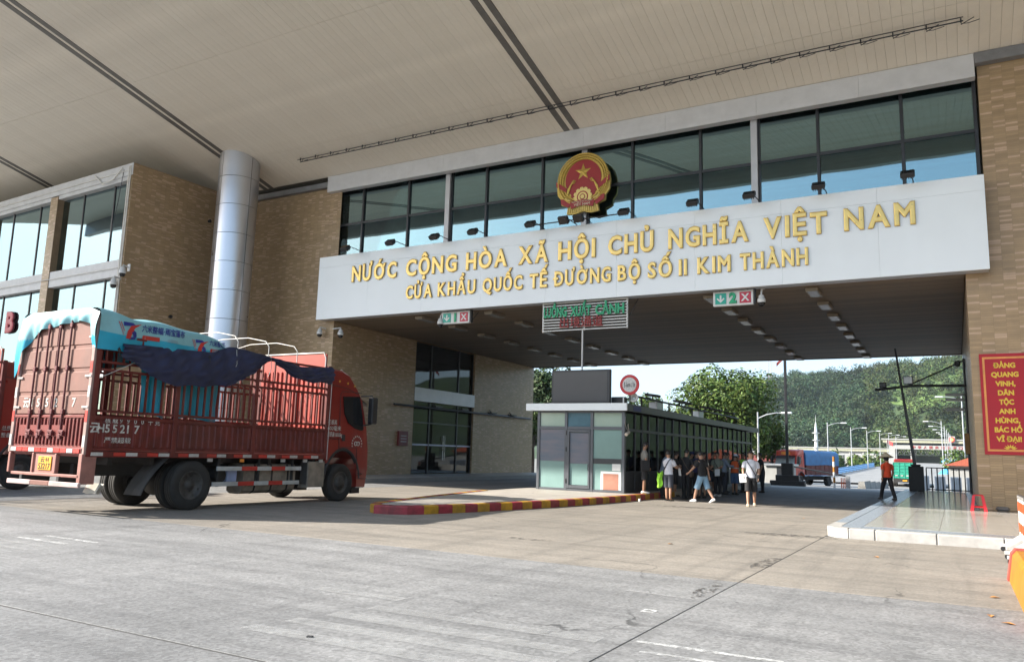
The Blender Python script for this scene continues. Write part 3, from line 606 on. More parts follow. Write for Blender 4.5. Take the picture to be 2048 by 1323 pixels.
# ================================================================ things fixed to the gate
m_red = mat('emblem_red', (0.32,0.012,0.014), 0.4, var=.05)
m_eg = mat('emblem_gold', (0.62,0.44,0.10), 0.42, 0.45, var=.12, scale=8)
m_eg2 = mat('emblem_pale_gold', (0.72,0.56,0.20), 0.42, 0.35, var=.08, scale=8)
m_black = mat('black_metal', (0.022,0.022,0.024), 0.5, 0.2)
m_steel = mat('galvanised_steel', (0.50,0.51,0.52), 0.4, 0.7)
m_wht = mat('white_plastic', (0.66,0.66,0.645), 0.35, var=.03)
m_lens = mat('dark_lens', (0.01,0.01,0.012), 0.08)
def emblem():
    cx_, cy_, cz_ = -12.84, 28.46, 12.55
    E_ = thing('state_emblem', 'round red and gold state emblem with star, gear and rice ears', 'emblem', (cx_, cy_, cz_))
    F = frame((0,0,0), (1,0,0), (0,0,1))     # local z -> towards the viewer (-y)
    def B(mb, name, m, par=None): return mb.build(name, m, par or E_, world=False)
    def pr(poly, a, b): 
        n = len(poly); return MB().prism([(p[0], p[1]) for p in poly], 'y', -b, -a)
    N = 48
    ring = []
    for i in range(N+1):
        t = rad(-52)+ (rad(232)+rad(0)-rad(-52))*i/N
        ring.append((1.12*math.cos(t), .12+1.10*math.sin(t)))
    sil = [(.62,-.98),(.98,-.86),(1.0,-.62)]+[(1.16,-.42),(1.2,.0),(1.14,.32)]+[p for p in ring if p[1] > .34]+[(-1.14,.32),(-1.2,.0),(-1.16,-.42),(-1.0,-.62),(-.98,-.86),(-.62,-.98)]
    base = [(-.66,-.9),(.66,-.9),(.72,-1.28),(.35,-1.32),(0,-1.22),(-.35,-1.32),(-.72,-1.28)]
    B(pr(sil, 0, .10), 'back_plate', m_eg); B(pr(base, 0, .12), 'sheaf_base', m_eg)
    for i in range(15):
        x = -.63+1.26*i/14; MB().tube([(x, -.13, -.92), (x*1.08, -.13, -1.2-.06*abs(math.sin(x*4)))], .03, 6).build('straw', m_eg2, E_, world=False)
    disc = [(.80*math.cos(2*math.pi*i/N), .15+.82*math.sin(2*math.pi*i/N)) for i in range(N)]
    lowr = [(-.55,-.3),(.55,-.3),(.5,-.95),(-.5,-.95)]
    B(pr(disc, .10, .125), 'red_disc', m_red); B(pr(lowr, .098, .12), 'red_disc', m_red)
    # star
    st = [((.37 if i % 2 == 0 else .145)*math.sin(math.pi*i/5), .45+(.37 if i % 2 == 0 else .145)*math.cos(math.pi*i/5)) for i in range(10)]
    mb = MB(); V = [(p[0], -.13, p[1]) for p in st]+[(0, -.21, .45)]
    mb.add(V, [(i, (i+1) % 10, 10) for i in range(10)]); B(mb, 'star', m_eg)
    # gear
    tooth = []
    for i in range(72):
        t = math.pi*2*i/72; r = .42 if (i//2) % 3 != 2 else .365; tooth.append((r*math.cos(t), -.62+r*math.sin(t)))
    gear = B(pr(tooth, .125, .16), 'gear', m_eg2)
    for r0, c, z in ((.25, m_red, .165), (.20, m_eg2, .17), (.125, m_red, .175), (.085, m_eg2, .185)):
        B(pr([(r0*math.cos(2*math.pi*i/28), -.62+r0*math.sin(2*math.pi*i/28)) for i in range(28)], .15, z), 'gear_ring', c)
    # rice ears: two wreaths of grains
    for sgn in (-1, 1):
        mb = MB()
        for row, rr in enumerate((.86, .95, 1.04)):
            for i in range(24):
                t = lerp(rad(-62), rad(88), i/23)+row*.03; r = rr*(1.0 if i < 20 else 1.0)
                c = (sgn*r*math.cos(t)*1.06, -.15-.02*row, .12+r*math.sin(t)*1.05)
                i0 = len(mb.v); mb.sphere((0,0,0), (.036, .03, .085), 6, 4)
                mb.xf(Matrix.Translation(c) @ Matrix.Rotation(-sgn*(t+math.pi/2-rad(18 if row == 0 else -12)) if False else sgn*(-t)-sgn*rad(14*(row-1)), 4, 'Y'), i0)
        for k in range(4):
            q = [(sgn*(.72-.02*k), -.14, -.55+.05*k), (sgn*(.66-.05*k), -.16, -.22+.07*k), (sgn*(.50-.03*k), -.17, -.02+.05*k), (sgn*(.36-.02*k), -.16, -.0+.03*k)]
            mb.tube(q, [.03, .03, .022, .008], 6)
        B(mb, 'rice_ear', m_eg)
        band = [(sgn*1.19,.16),(sgn*1.19,-.06),(sgn*.72,-.36),(sgn*.72,-.18)]
        B(pr(band, .17, .20), 'ribbon', m_red)
        tail = [(sgn*.50,-.86),(sgn*.46,-.70),(sgn*.98,-.62),(sgn*.96,-.84),(sgn*.62,-1.02)]
        B(pr(tail, .16, .19), 'ribbon', m_red)
        B(MB().tube([(sgn*.52,-.2,-.74),(sgn*.66,-.21,-.70),(sgn*.74,-.2,-.62)], .04, 6), 'ribbon_edge', m_eg2)
    rib = [(-.56+1.12*i/12, -.86+.10*math.sin(math.pi*i/12)) for i in range(13)]; rib2 = [(p[0]*.86, p[1]-.24) for p in rib[::-1]]
    R = B(pr(rib+rib2, .19, .215), 'ribbon', m_red)
    mw = mat('emblem_lettering', (0.75,0.68,0.5), .5)
    text_mb('VIỆT NAM', .10, frame((0,-.217,-1.0), (1,0,0), (0,0,1)), .01, .008, width=.72, align='c').build('lettering', mw, R, world=False)
    text_mb('CỘNG HÒA XÃ HỘI CHỦ NGHĨA', .045, frame((0,-.217,-.855), (1,0,0), (0,0,1)), .01, .008, width=.92, align='c').build('lettering', mw, R, world=False)
    MB().tube([(-.35,.12,.4),(-.35,.5,.4)], .03).tube([(.35,.12,.4),(.35,.5,.4)], .03).tube([(0,.05,-.8),(0,.5,-.8)], .03).build('mount', m_black, E_, world=False)
emblem()

# floodlights leaning out over the name board
def flood(x, z, y, lab, ax=None, up=False, grp='floodlights along the name board'):
    t = thing('floodlight', lab, 'floodlight', (x, y+.9, 10.6), group=grp)
    hx = .0
    MB().tube([(.12,0.5,.0),(.12,.0,.18),(.06,-.72,.22),(0,-.9,.16)], .018, 6).build('arm', m_black, t, world=False)
    h = MB(); h.bbox(-.21,.21,-.08,.08,-.16,.16,.02)
    for i in range(6): h.box(-.17+.063*i, -.15+.063*i, .08, .13, -.13, .13)
    h.xf(Matrix.Translation((0,-.95,.10)) @ Matrix.Rotation(rad(-52 if not up else 40), 4, 'X')); h.build('housing', m_black, t, world=False)
    g = MB().box(-.18,.18,-.088,-.081,-.13,.13); g.xf(Matrix.Translation((0,-.95,.10)) @ Matrix.Rotation(rad(-52 if not up else 40), 4, 'X')); g.build('glass', m_lens, t, world=False)
    MB().tube([(-.19,-.95,.0),(-.19,-.9,.2),(.19,-.9,.2),(.19,-.95,.0)], .012, 5).build('bracket', m_steel, t, world=False)
FL = [(-24.42,'above the first letter N'),(-21.79,'over the first C of the top line'),(-19.38,'over the letters N and G'),(-17.41,'over the letter O of the third word'),(-14.65,'over the fourth word of the top line'),(-10.62,'over the sixth word of the top line'),(-7.95,'over the seventh word of the top line'),(-5.92,'before the letter V of the top line'),(-3.62,'over the letter T of the top line'),(-.92,'over the last letter M')]
for x, l in FL: flood(x, 10.6, 27.25, 'black floodlight on an arm '+l)
for x, l in ((-13.2, 'black floodlight tilted up at the state emblem, lower one'), (-12.55, 'black floodlight tilted up at the state emblem, beside its post')):
    flood(x, 10.6, 27.35, l, up=True, grp='floodlights below the emblem')
MB().tube([(-14.6,27.5,10.72),(-11.0,27.5,10.72)], .025, 6).build('lamp_rail', m_black, gate)

# ceiling lights under the bridge
lm = [None]
m_lamp = mat('lamp_housing', (0.24,0.20,0.15), .5); m_diff = mat('lamp_diffuser', (0.26,0.26,0.26), .25)
rows = [(-21.3, 'the glazed entrance side'), (-17.6, 'the first lane signal'), (-8.0, 'the second lane signal'), (-4.35, 'the pavement side')]
for rx, rl in rows:
    for k in range(8):
        y = 28.75+2.72*k
        o_ = thing('ceiling_light', 'boxy ceiling light in the soffit row on '+rl, 'ceiling light', (rx, y, 7.53), group='soffit lights, row on '+rl)
        if lm[0] is None: lm[0] = (MB().bbox(-.02,.40,-.05,1.1,-.12,.0,.01).mesh('housing', m_lamp), MB().box(.03,.35,-.0,1.05,-.13,-.121).mesh('diffuser', m_diff))
        inst('housing', lm[0][0], o_); inst('diffuser', lm[0][1], o_)

# lane signals
m_tealp = mat('teal_sign', (0.01,0.36,0.27), .35, var=.04); m_redp = mat('red_sign', (0.48,0.02,0.05), .35, var=.04); m_grn = mat('green_letter', (0.015,0.34,0.16), .4)
def lane(x, num, lab):
    t = thing('lane_signal', lab, 'sign', (x, 28.3, 7.25), group=None)
    MB().bbox(-.72,.72,-.08,.08,-.27,.27,.012).build('panel', m_wht, t, world=False)
    MB().box(.73,.79,-.05,.1,-.25,.3).build('side_plate', m_black, t, world=False)
    a = MB().bbox(-.64,-.24,-.10,-.079,-.2,.2,.004).build('arrow_box', m_tealp, t, world=False)
    MB().prism([(-.47,.13),(-.41,.13),(-.41,-.05),(-.33,.03),(-.30,-.01),(-.44,-.15),(-.58,-.01),(-.55,.03),(-.47,-.05)], 'y', -.108, -.099).build('arrow', m_wht, a, world=False)
    b = MB().bbox(.24,.64,-.10,-.079,-.2,.2,.004).build('cross_box', m_redp, t, world=False)
    text_mb('X', .25, frame((.44,-.1,-.125), (1,0,0), (0,0,1)), .03, .01, align='c').build('cross', m_wht, b, world=False)
    text_mb(num, .34, frame((0,-.079,-.17), (1,0,0), (0,0,1)), .06, .05, align='c', side=1).build('number', [m_grn, mat('green_letter_side', (.01,.14,.06), .5)], t, world=False)
    MB().tube([(.7,.1,-.2),(.95,.3,.25)], .015, 6).tube([(-.5,.05,.2),(-.5,.05,.32)], .03, 6).tube([(.5,.05,.2),(.5,.05,.32)], .03, 6).build('bracket', m_black, t, world=False)
lane(-18.78, '1', 'white lane signal reading 1 hung nearest the glazed entrance')
lane(-6.78, '2', 'white lane signal with a green 2 between arrow and cross')

# slatted exit lane sign
t = thing('slatted_sign', 'white slatted sign with green Vietnamese and red Chinese lettering', 'sign', (-12.6, 28.1, 6.35))
for k in range(11): MB().bbox(-1.83,1.83,-.02,.02,.02+.112*k,.062+.112*k,.004).build('slat', m_wht, t, world=False)
for x in (-1.83,.0,1.8): MB().bbox(x-.03,x+.03,.021,.06,0,1.2,.004).build('upright', m_wht, t, world=False)
for wd, a, b in (('LUỒNG',-1.76,-.72),('XUẤT',-.58,.33),('CẢNH',.5,1.72)): text_mb(wd, .36, frame((a,-.03,.60), (1,0,0), (0,0,1)), .05, .06, width=b-a, side=1).build('lettering', [m_grn, MATS['green_letter_side']], t, world=False)
text_mb('出境通道', .44*.72, frame((-.1,-.03,.16), (1,0,0), (0,0,1)), .004, .06, width=1.85, align='c').build('lettering', mat('dark_red_letter', (0.30,0.03,0.03), .5), t, world=False)
MB().tube([(-.08,.06,-1.6),(-.08,.06,0.02)], .035).build('pole', m_wht, t, world=False)
MB().tube([(1.9,.05,.5),(2.1,.4,1.18)], .015, 5).tube([(-1.85,.05,.5),(-1.9,.4,1.18)], .015, 5).build('bracket', m_black, t, world=False)

# CCTV cameras
def dome(x, y, z, lab, arm=(0,.25,.05), s=1.0, grp=None, dark=False):
    t = thing('dome_camera', lab, 'camera', (x, y, z), group=grp)
    mm = m_wht
    MB().lathe([(.0,.16),(.05,.16),(.075,.13),(.085,.06),(.105,.05),(.11,-.02),(.1,-.05)], 16).build('housing', mm, t, world=False)
    MB().lathe([(.095,-.05),(.09,-.10),(.06,-.145),(0,-.16)], 16).build('dome', m_lens, t, world=False)
    a = Vector(arm); MB().tube([(0,0,.15),(0,0,.22),tuple(a+Vector((0,0,.17)))], .025, 6).bbox(a.x-.06,a.x+.06,a.y-.02,a.y+.02,a.z+.05,a.z+.29,.01).build('arm', mm, t, world=False)
    t.scale = (s,)*3
dome(-19.55, 28.2, 7.05, 'dark tipped dome camera hung to the entrance side of the number 1 signal', (0,.2,.3), 1.3)
dome(-5.77, 28.2, 7.08, 'round white dome camera under the board past the number 2 signal', (0,.2,.3), 1.3)
dome(-26.6, 28.2, 6.95, 'white dome camera on the front wall under the name board end', (.1,.3,.0), 1.3)
dome(-25.45, 28.4, 6.88, 'white dome camera at the inner wall under the name board', (-.5,.1,.05), 1.3)
q = lbp(.05, -.35, 8.75); dome(q[0], q[1], q[2]-.05, 'white dome camera low on the office corner', (0,.35,.0), 1.5)
q = lbp(-.25, -.15, 9.25); dome(q[0], q[1], q[2], 'white dome camera up on the office corner', (0,.2,.0), 1.5)
# fire box on the inner wall
t = thing('fire_box', 'small dark red box with white print on the inner wall', 'box', (-25.98, 34.3, 1.7))
MB().bbox(.0,.14,-.4,.4,0,.78,.01).build('body', mat('dark_red_box', (0.16,0.02,0.02), .5), t, world=False)
pm = MB()
for z in (.2,.35,.5): pm.box(.141,.144,-.25,.25,z,z+.05)
pm.build('print', mat('dim_white', (.5,.5,.5), .6), t, world=False)

# red slogan banner on the pillar
t = thing('slogan_banner', 'red slogan banner with yellow lettering hanging on the tiled pillar', 'banner', (1.65, 28.43, 1.86))
m_bred = mat('banner_red', (0.40,0.008,0.02), .55, var=.04); m_byel = mat('banner_yellow', (0.74,0.50,0.05), .5, var=.03); m_bor = mat('banner_orange', (0.72,0.30,0.08), .5)
MB().box(-.88,.72,0,.02,0,3.1).build('cloth', m_bred, t, world=False)
mb = MB()
for (x0,x1,z0,z1) in ((-.80,-.74,.1,3.0),(.58,.64,.1,3.0),(-.74,.58,2.94,3.0),(-.74,.58,.1,.16)): mb.box(x0,x1,-.003,.001,z0,z1)
mb.build('border', m_bor, t, world=False)
for k, (wd, ww) in enumerate([('ĐẢNG',.58),('QUANG',.72),('VINH,',.53),('DÂN',.42),('TỘC',.39),('ANH',.43),('HÙNG,',.64),('BÁC HỒ',.72),('VĨ ĐẠI!',.66)]): text_mb(wd, .14, frame((-.225,-.001,2.66-.282*k), (1,0,0), (0,0,1)), .045, .005, width=ww, align='c').build('lettering', m_byel, t, world=False)
mb = MB()
for i in range(7):
    a = rad(-75+25*i); c = Vector((-.2, -.004, .17)); d = Vector((math.sin(a), 0, math.cos(a)*.8)); n = Vector((d.z, 0, -d.x))
    mb.add([c+d*.03, c+d*.1+n*.025, c+d*.19, c+d*.1-n*.025], [(0,1,2,3)])
mb.build('lotus', m_byel, t, world=False)

# ================================================================ booth on the island
bo = thing('glass_booth', 'grey framed glass checkpoint booth with white roof edge on the island', 'booth', (-12.0, 26.6, .19))
m_fr = mat('grey_booth_frame', (0.11,0.118,0.13), .4, .4, var=.06); m_frd = mat('dark_booth_frame', (0.05,0.053,0.058), .45, .3)
m_bg = mat('frosted_film', (0.21,0.32,0.30), .12, var=.06, scale=1.2); m_bg3 = mat('pale_green_film', (0.34,0.43,0.36), .12, var=.05, scale=1.2)
m_bg4 = mat('bluish_film', (0.09,0.17,0.21), .12, var=.1, scale=2)
m_post = mat('sun_bleached_poster', (0.085,0.12,0.16), .35, var=.35, scale=1.3, streak=(.5,1,3), col2=(0.17,0.155,0.175))
m_sg = glass('booth_side_glass', (.10,.12,.12), refl_ior=1.16, alpha=.03)
X0, X1, Y0, Y1, ZB = -13.76, -10.36, 26.65, 46.9, .19
def bb(*a, name='frame', m=None): return MB().bbox(*a).build(name, m or m_fr, bo)
for x in (X0, -12.62, -11.58, X1): bb(x-.055, x+.055, Y0, Y0+.12, ZB, 3.06, .006, name='post')
for z0, z1 in ((ZB, .27), (2.41, 2.52), (3.02, 3.08)): bb(X0+.056, -12.676, Y0+.01, Y0+.11, z0, z1, .004); bb(-12.564, -11.636, Y0+.01, Y0+.11, z0, z1, .004); bb(-11.524, X1-.056, Y0+.01, Y0+.11, z0, z1, .004)
for x0, x1, z0, z1, m, nm in ((-13.70,-12.68,2.52,3.02,m_bg3,'pane'),(-12.56,-11.64,2.52,3.02,m_bg4,'pane'),(-11.52,-10.42,2.52,3.02,m_bg3,'pane'),
                          (-13.70,-12.68,.27,2.41,m_bg,'pane'),(-12.46,-11.72,.40,2.30,m_bg,'pane'),(-11.52,-10.42,.27,2.41,m_bg,'pane')): MB().box(x0,x1,Y0+.05,Y0+.06,z0,z1).build(nm, m, bo)
MB().box(-13.7,-12.68,Y0+.035,Y0+.045,1.24,2.40).build('poster', m_post, bo); MB().box(-12.46,-11.72,Y0+.035,Y0+.045,1.17,2.29).build('poster', m_post, bo)
MB().box(-11.52,-10.42,Y0+.035,Y0+.048,1.19,1.38).build('rail', m_frd, bo)
MB().box(-10.78,-10.46,Y0+.03,Y0+.046,.96,1.2).build('notice', m_wht, bo)
MB().box(-11.22,-10.44,Y0+.03,Y0+.046,.28,.93).build('notice_board', m_wht, bo); MB().box(-11.12,-10.54,Y0+.02,Y0+.029,.28,.85).build('notice_board', mat('terracotta_panel', (.34,.15,.10), .6, var=.15), bo)
MB().cyl((-13.1,Y0+.3,.3),(-13.1,Y0+.3,.85),.13).cyl((-13.1,Y0+.3,.86),(-13.1,Y0+.3,1.2),.12).build('water_dispenser', mat('water_bottle_blue', (.3,.5,.65), .2), bo)
for x0,x1,z0,z1 in ((-12.56,-12.47,.28,2.4),(-11.71,-11.64,.28,2.4),(-12.47,-11.71,.28,.39),(-12.47,-11.71,2.31,2.4)): bb(x0,x1,Y0-.02,Y0+.07,z0,z1,.004,name='door_frame')
MB().tube([(-11.68,Y0-.03,1.15),(-11.68,Y0-.08,1.15),(-11.68,Y0-.08,.95),(-11.68,Y0-.03,.95)], .012, 6).build('door_handle', m_black, bo)
for z in (.45, 1.6, 2.2): MB().bbox(-12.6,-12.56,Y0-.04,Y0,z,z+.16,.004).build('hinge', m_black, bo)
# long side
yb = [26.8]; w_ = [1.0,.75,.75,1.05,.95,1.0,1.0,1.1,1.05,1.0,1.05,1.0,1.0,1.05,1.0,1.05,1.0,1.0,1.0,1.0]
for w in w_:
    if yb[-1]+w > Y1: break
    yb.append(yb[-1]+w)
yb[-1] = Y1
for i, y in enumerate(yb): MB().box(X1-.05, X1+.05, y-.04, y+.04, ZB, 3.06).build('post', m_frd, bo)
for a, b in zip(yb, yb[1:]):
    for z0, z1 in ((.95, 2.38), (2.48, 3.02)): MB().box(X1-.01, X1+.005, a+.04, b-.04, z0, z1).build('pane', m_sg, bo)
    MB().box(X1-.012, X1+.01, a+.04, b-.04, ZB+.04, .86).build('lower_panel', m_frd, bo)
MB().box(X1-.04,X1+.045,26.76,Y1,.86,.95).box(X1-.04,X1+.045,26.76,Y1,2.38,2.48).box(X1-.04,X1+.045,26.76,Y1,ZB,ZB+.04).build('rail', m_frd, bo)
MB().box(X0, X0+.05, 26.8, Y1, ZB, 3.06).box(X0+.05, X1-.05, Y1-.05, Y1, ZB, 3.06).build('wall', m_frd, bo)
MB().box(X0+.05, X1-.1, 28.0, 28.06, ZB, 3.0).build('partition', mat('booth_inner', (.3,.32,.31), .7), bo)
roof = MB().box(-14.15, -10.17, 26.5, 48.0, 3.1, 3.33).build('roof', m_frd, bo)
MB().bbox(-14.2,-10.14,26.42,26.5,3.09,3.36,.006).build('roof_edge', mat('white_roof_edge', (.74,.78,.80), .35, var=.02), roof); MB().box(-10.17,-10.14,26.5,48.0,3.09,3.345).build('roof_edge', mat('shaded_roof_edge', (.055,.056,.06), .4), roof)  # long side of the edge coloured dark for the shade on it
MB().box(-10.139,-10.134,27.1,27.9,3.12,3.3).build('number_plate', mat('dark_blue_plate', (.03,.04,.16), .5), roof)
# display screen, round sign, horn, floodlight rail on the roof
t = thing('display_screen', 'blank dark grey display screen standing on the booth roof', 'screen', (-12.2, 26.95, 3.34))
MB().bbox(-1.2,1.2,0,.16,.06,1.31,.02).build('frame', mat('screen_frame', (.028,.03,.036), .4), t, world=False)
MB().box(-1.12,1.08,-.006,.0,.14,1.23).build('panel', mat('screen_panel', (.072,.072,.076), .55, var=.04), t, world=False)
MB().box(-1.0,-.9,.05,.4,0,.06).box(.9,1.0,.05,.4,0,.06).build('foot', m_black, t, world=False)
t = thing('control_cabinet', 'low black cabinet beside the display screen on the roof', 'cabinet', (-10.95, 27.2, 3.34)); MB().bbox(-.1,.38,0,.4,0,.3,.02).build('body', m_black, t, world=False); MB().box(.36,.40,-.01,.05,0,.31).build('trim', m_steel, t, world=False)
t = thing('speed_sign', 'round red rimmed 5 km/h speed limit sign over the booth roof', 'sign', (-10.22, 26.9, 3.34))
MB().cyl((0,.02,.71),(0,-.01,.71),.372,n=40).build('rim', mat('sign_red', (.46,.02,.025), .4), t, world=False)
MB().cyl((0,-.01,.71),(0,-.018,.71),.265,n=40).build('disc', mat('speckled_sign', (.55,.55,.54), .5, var=.35, scale=40), t, world=False)
text_mb('5 km / h', .17, frame((0,-.019,.625), (1,0,0), (0,0,1)), .012, .004, width=.42, align='c').build('lettering', m_black, t, world=False)
MB().tube([(0,.04,-.0),(0,.04,.7)], .025, 8).build('pole', m_black, t, world=False)
t = thing('horn_speaker', 'pale grey horn loudspeaker under the round sign on the roof', 'loudspeaker', (-10.1, 27.0, 3.45))
hs = MB().lathe([(.03,.3),(.04,.12),(.09,.04),(.17,-.04),(.165,-.03),(.08,.05),(.03,.13)], 20, axis='y'); hs.xf(Matrix.Translation((0,0,.14)) @ Matrix.Rotation(rad(18),4,'Z')); hs.build('horn', mat('pale_horn', (.6,.6,.57), .5), t, world=False); MB().tube([(0,.2,0),(0,.2,.1)], .02, 6).build('bracket', m_black, t, world=False)
t = thing('floodlight_rail', 'black rail with floodlights along the booth roof', 'lamp rail', (-10.6, 28, 3.34))
MB().tube([(0,.5,.42),(0,17,.42)], .045, 6).build('rail', m_black, t, world=False)
for k, y in enumerate((1.2, 4.6, 8.0, 12.5, 16.5)): MB().tube([(0,y,0),(0,y,.42)], .04, 6).build('stanchion', m_black, t, world=False)
for y in (2.0, 5.6, 6.4, 9.6, 11.4, 14.2):
    h = MB().bbox(-.28,.28,-.2,.2,.52,.62,.03).tube([(0,0,.42),(0,0,.55)], .025, 6); h.xf(Matrix.Translation((.1,y,0)) @ Matrix.Rotation(rad(8),4,'Y')); h.build('floodlight', m_black, t, world=False)
for y in (3.0, 9.0): MB().bbox(-.2,.15,y-.4,y+.4,0,.35,.02).build('fan_unit', m_steel, t, world=False)
t = thing('bullet_camera', 'beige bullet camera with looped cable on the booth corner post', 'camera', (-10.28, 27.0, 2.35))
b_ = MB().cyl((0,0,0),(0.03,-.34,-.10),.06,n=12).tube([(0,0,.02),(-.05,.05,.25),(-.04,.05,.3)], .02, 6); b_.build('body', mat('beige_camera', (.5,.44,.36), .5), t, world=False)
MB().tube([(-.03,-.3,.55),(-.02,-.34,.3),(.0,-.2,.1),(.02,-.05,.04)], .012, 5).build('cable', m_steel, t, world=False)
# ================================================================ trucks
m_tred = mat('truck_red', (0.135,0.012,0.008), .55, .0, var=.3, scale=2.2, dirt=.28, bump=.002, bscale=14)
m_tred2 = mat('truck_bright_red', (0.215,0.010,0.006), .30, .0, var=.08, scale=1.5, dirt=.18, coat=.5)
m_head = mat('headboard_red', (0.38,0.05,0.03), .5, .0, var=.12, dirt=.2)
m_door = mat('faded_door_red', (0.20,0.085,0.062), .65, var=.13, scale=1.6, dirt=.35, bump=.004, bscale=4)
m_rod = mat('lock_rod', (0.13,0.035,0.035), .5, .3)
m_rub = mat('tyre_rubber', (0.022,0.021,0.02), .85, var=.3, scale=3, dirt=.3)
m_rim = mat('dirty_rim', (0.085,0.08,0.075), .6, .4, var=.3, scale=6)
m_cha = mat('chassis', (0.03,0.028,0.026), .75, var=.3)
m_win = mat('cab_glass', (0.012,0.014,0.016), .06)
m_cy = mat('cyan_tarp', (0.012,0.33,0.47), .42, var=.10, scale=1.6, dirt=.12)
m_cyl = mat('pale_cyan_tarp', (0.22,0.46,0.50), .42, var=.08, scale=1.6, dirt=.15)
m_navy = mat('navy_tarp', (0.012,0.018,0.06), .6, var=.25, scale=2.0)
m_refw = mat('reflector_white', (0.50,0.49,0.46), .4, var=.15, scale=8, dirt=.25); m_refr = mat('reflector_red', (0.50,0.03,0.02), .4, var=.15, dirt=.25)
m_tank = mat('dusty_tank', (0.27,0.235,0.19), .6, .2, var=.25, scale=3)
m_flap = mat('rubber_flap', (0.07,0.065,0.06), .8, var=.2)
m_pal = mat('pale_steel_bar', (0.40,0.39,0.37), .5, .3); m_org = mat('orange_lens', (.7,.24,.03), .3)
m_plate = mat('yellow_plate', (.72,.36,.03), .5, var=.1); m_wpaint = mat('stencil_white', (.52,.50,.46), .6, var=.35, scale=12)
m_starY = mat('star_yellow', (.75,.45,.05), .5)

def wheel(par, x, y, r, w, sgn, front=False):
    """one tyre with its rim; sgn gives the outward side"""
    t = MB(); h = w/2
    t.lathe([(r*.58,-h*.8),(r*.66,-h*.95),(r*.84,-h),(r*.95,-h*.86),(r,-h*.66),(r,-h*.3),(r*.975,-h*.28),(r*.975,-h*.2),(r,-h*.18),(r,h*.18),(r*.975,h*.2),(r*.975,h*.28),(r,h*.3),(r,h*.66),(r*.95,h*.86),(r*.84,h),(r*.66,h*.95),(r*.58,h*.8)], 36, (x,y,r), 'x')
    o = t.build('wheel', m_rub, par, world=False)
    d = MB(); q = h*sgn
    prof = [(r*.60,q*.80),(r*.57,q*.86),(r*.53,q*.82),(r*.50,q*.55),(r*.36,q*.45),(r*.30,q*(.95 if front else .2)),(r*.20,q*(1.0 if front else .25)),(r*.16,q*(1.08 if front else .55)),(0.001,q*(1.08 if front else .55))]
    d.lathe(prof, 30, (x,y,r), 'x')
    for k in range(10):
        a = 2*math.pi*k/10; d.cyl((x+q*.4, y+r*.25*math.cos(a), r+r*.25*math.sin(a)), (x+q*(1.05 if front else .42), y+r*.25*math.cos(a), r+r*.25*math.sin(a)), .018, n=6)
    for k in range(8):
        a = 2*math.pi*(k+.5)/8; d.cyl((x+q*.56, y+r*.43*math.cos(a), r+r*.43*math.sin(a)), (x+q*.58, y+r*.43*math.cos(a), r+r*.43*math.sin(a)), .03, n=8)
    d.build('rim', m_rim, o, world=False)

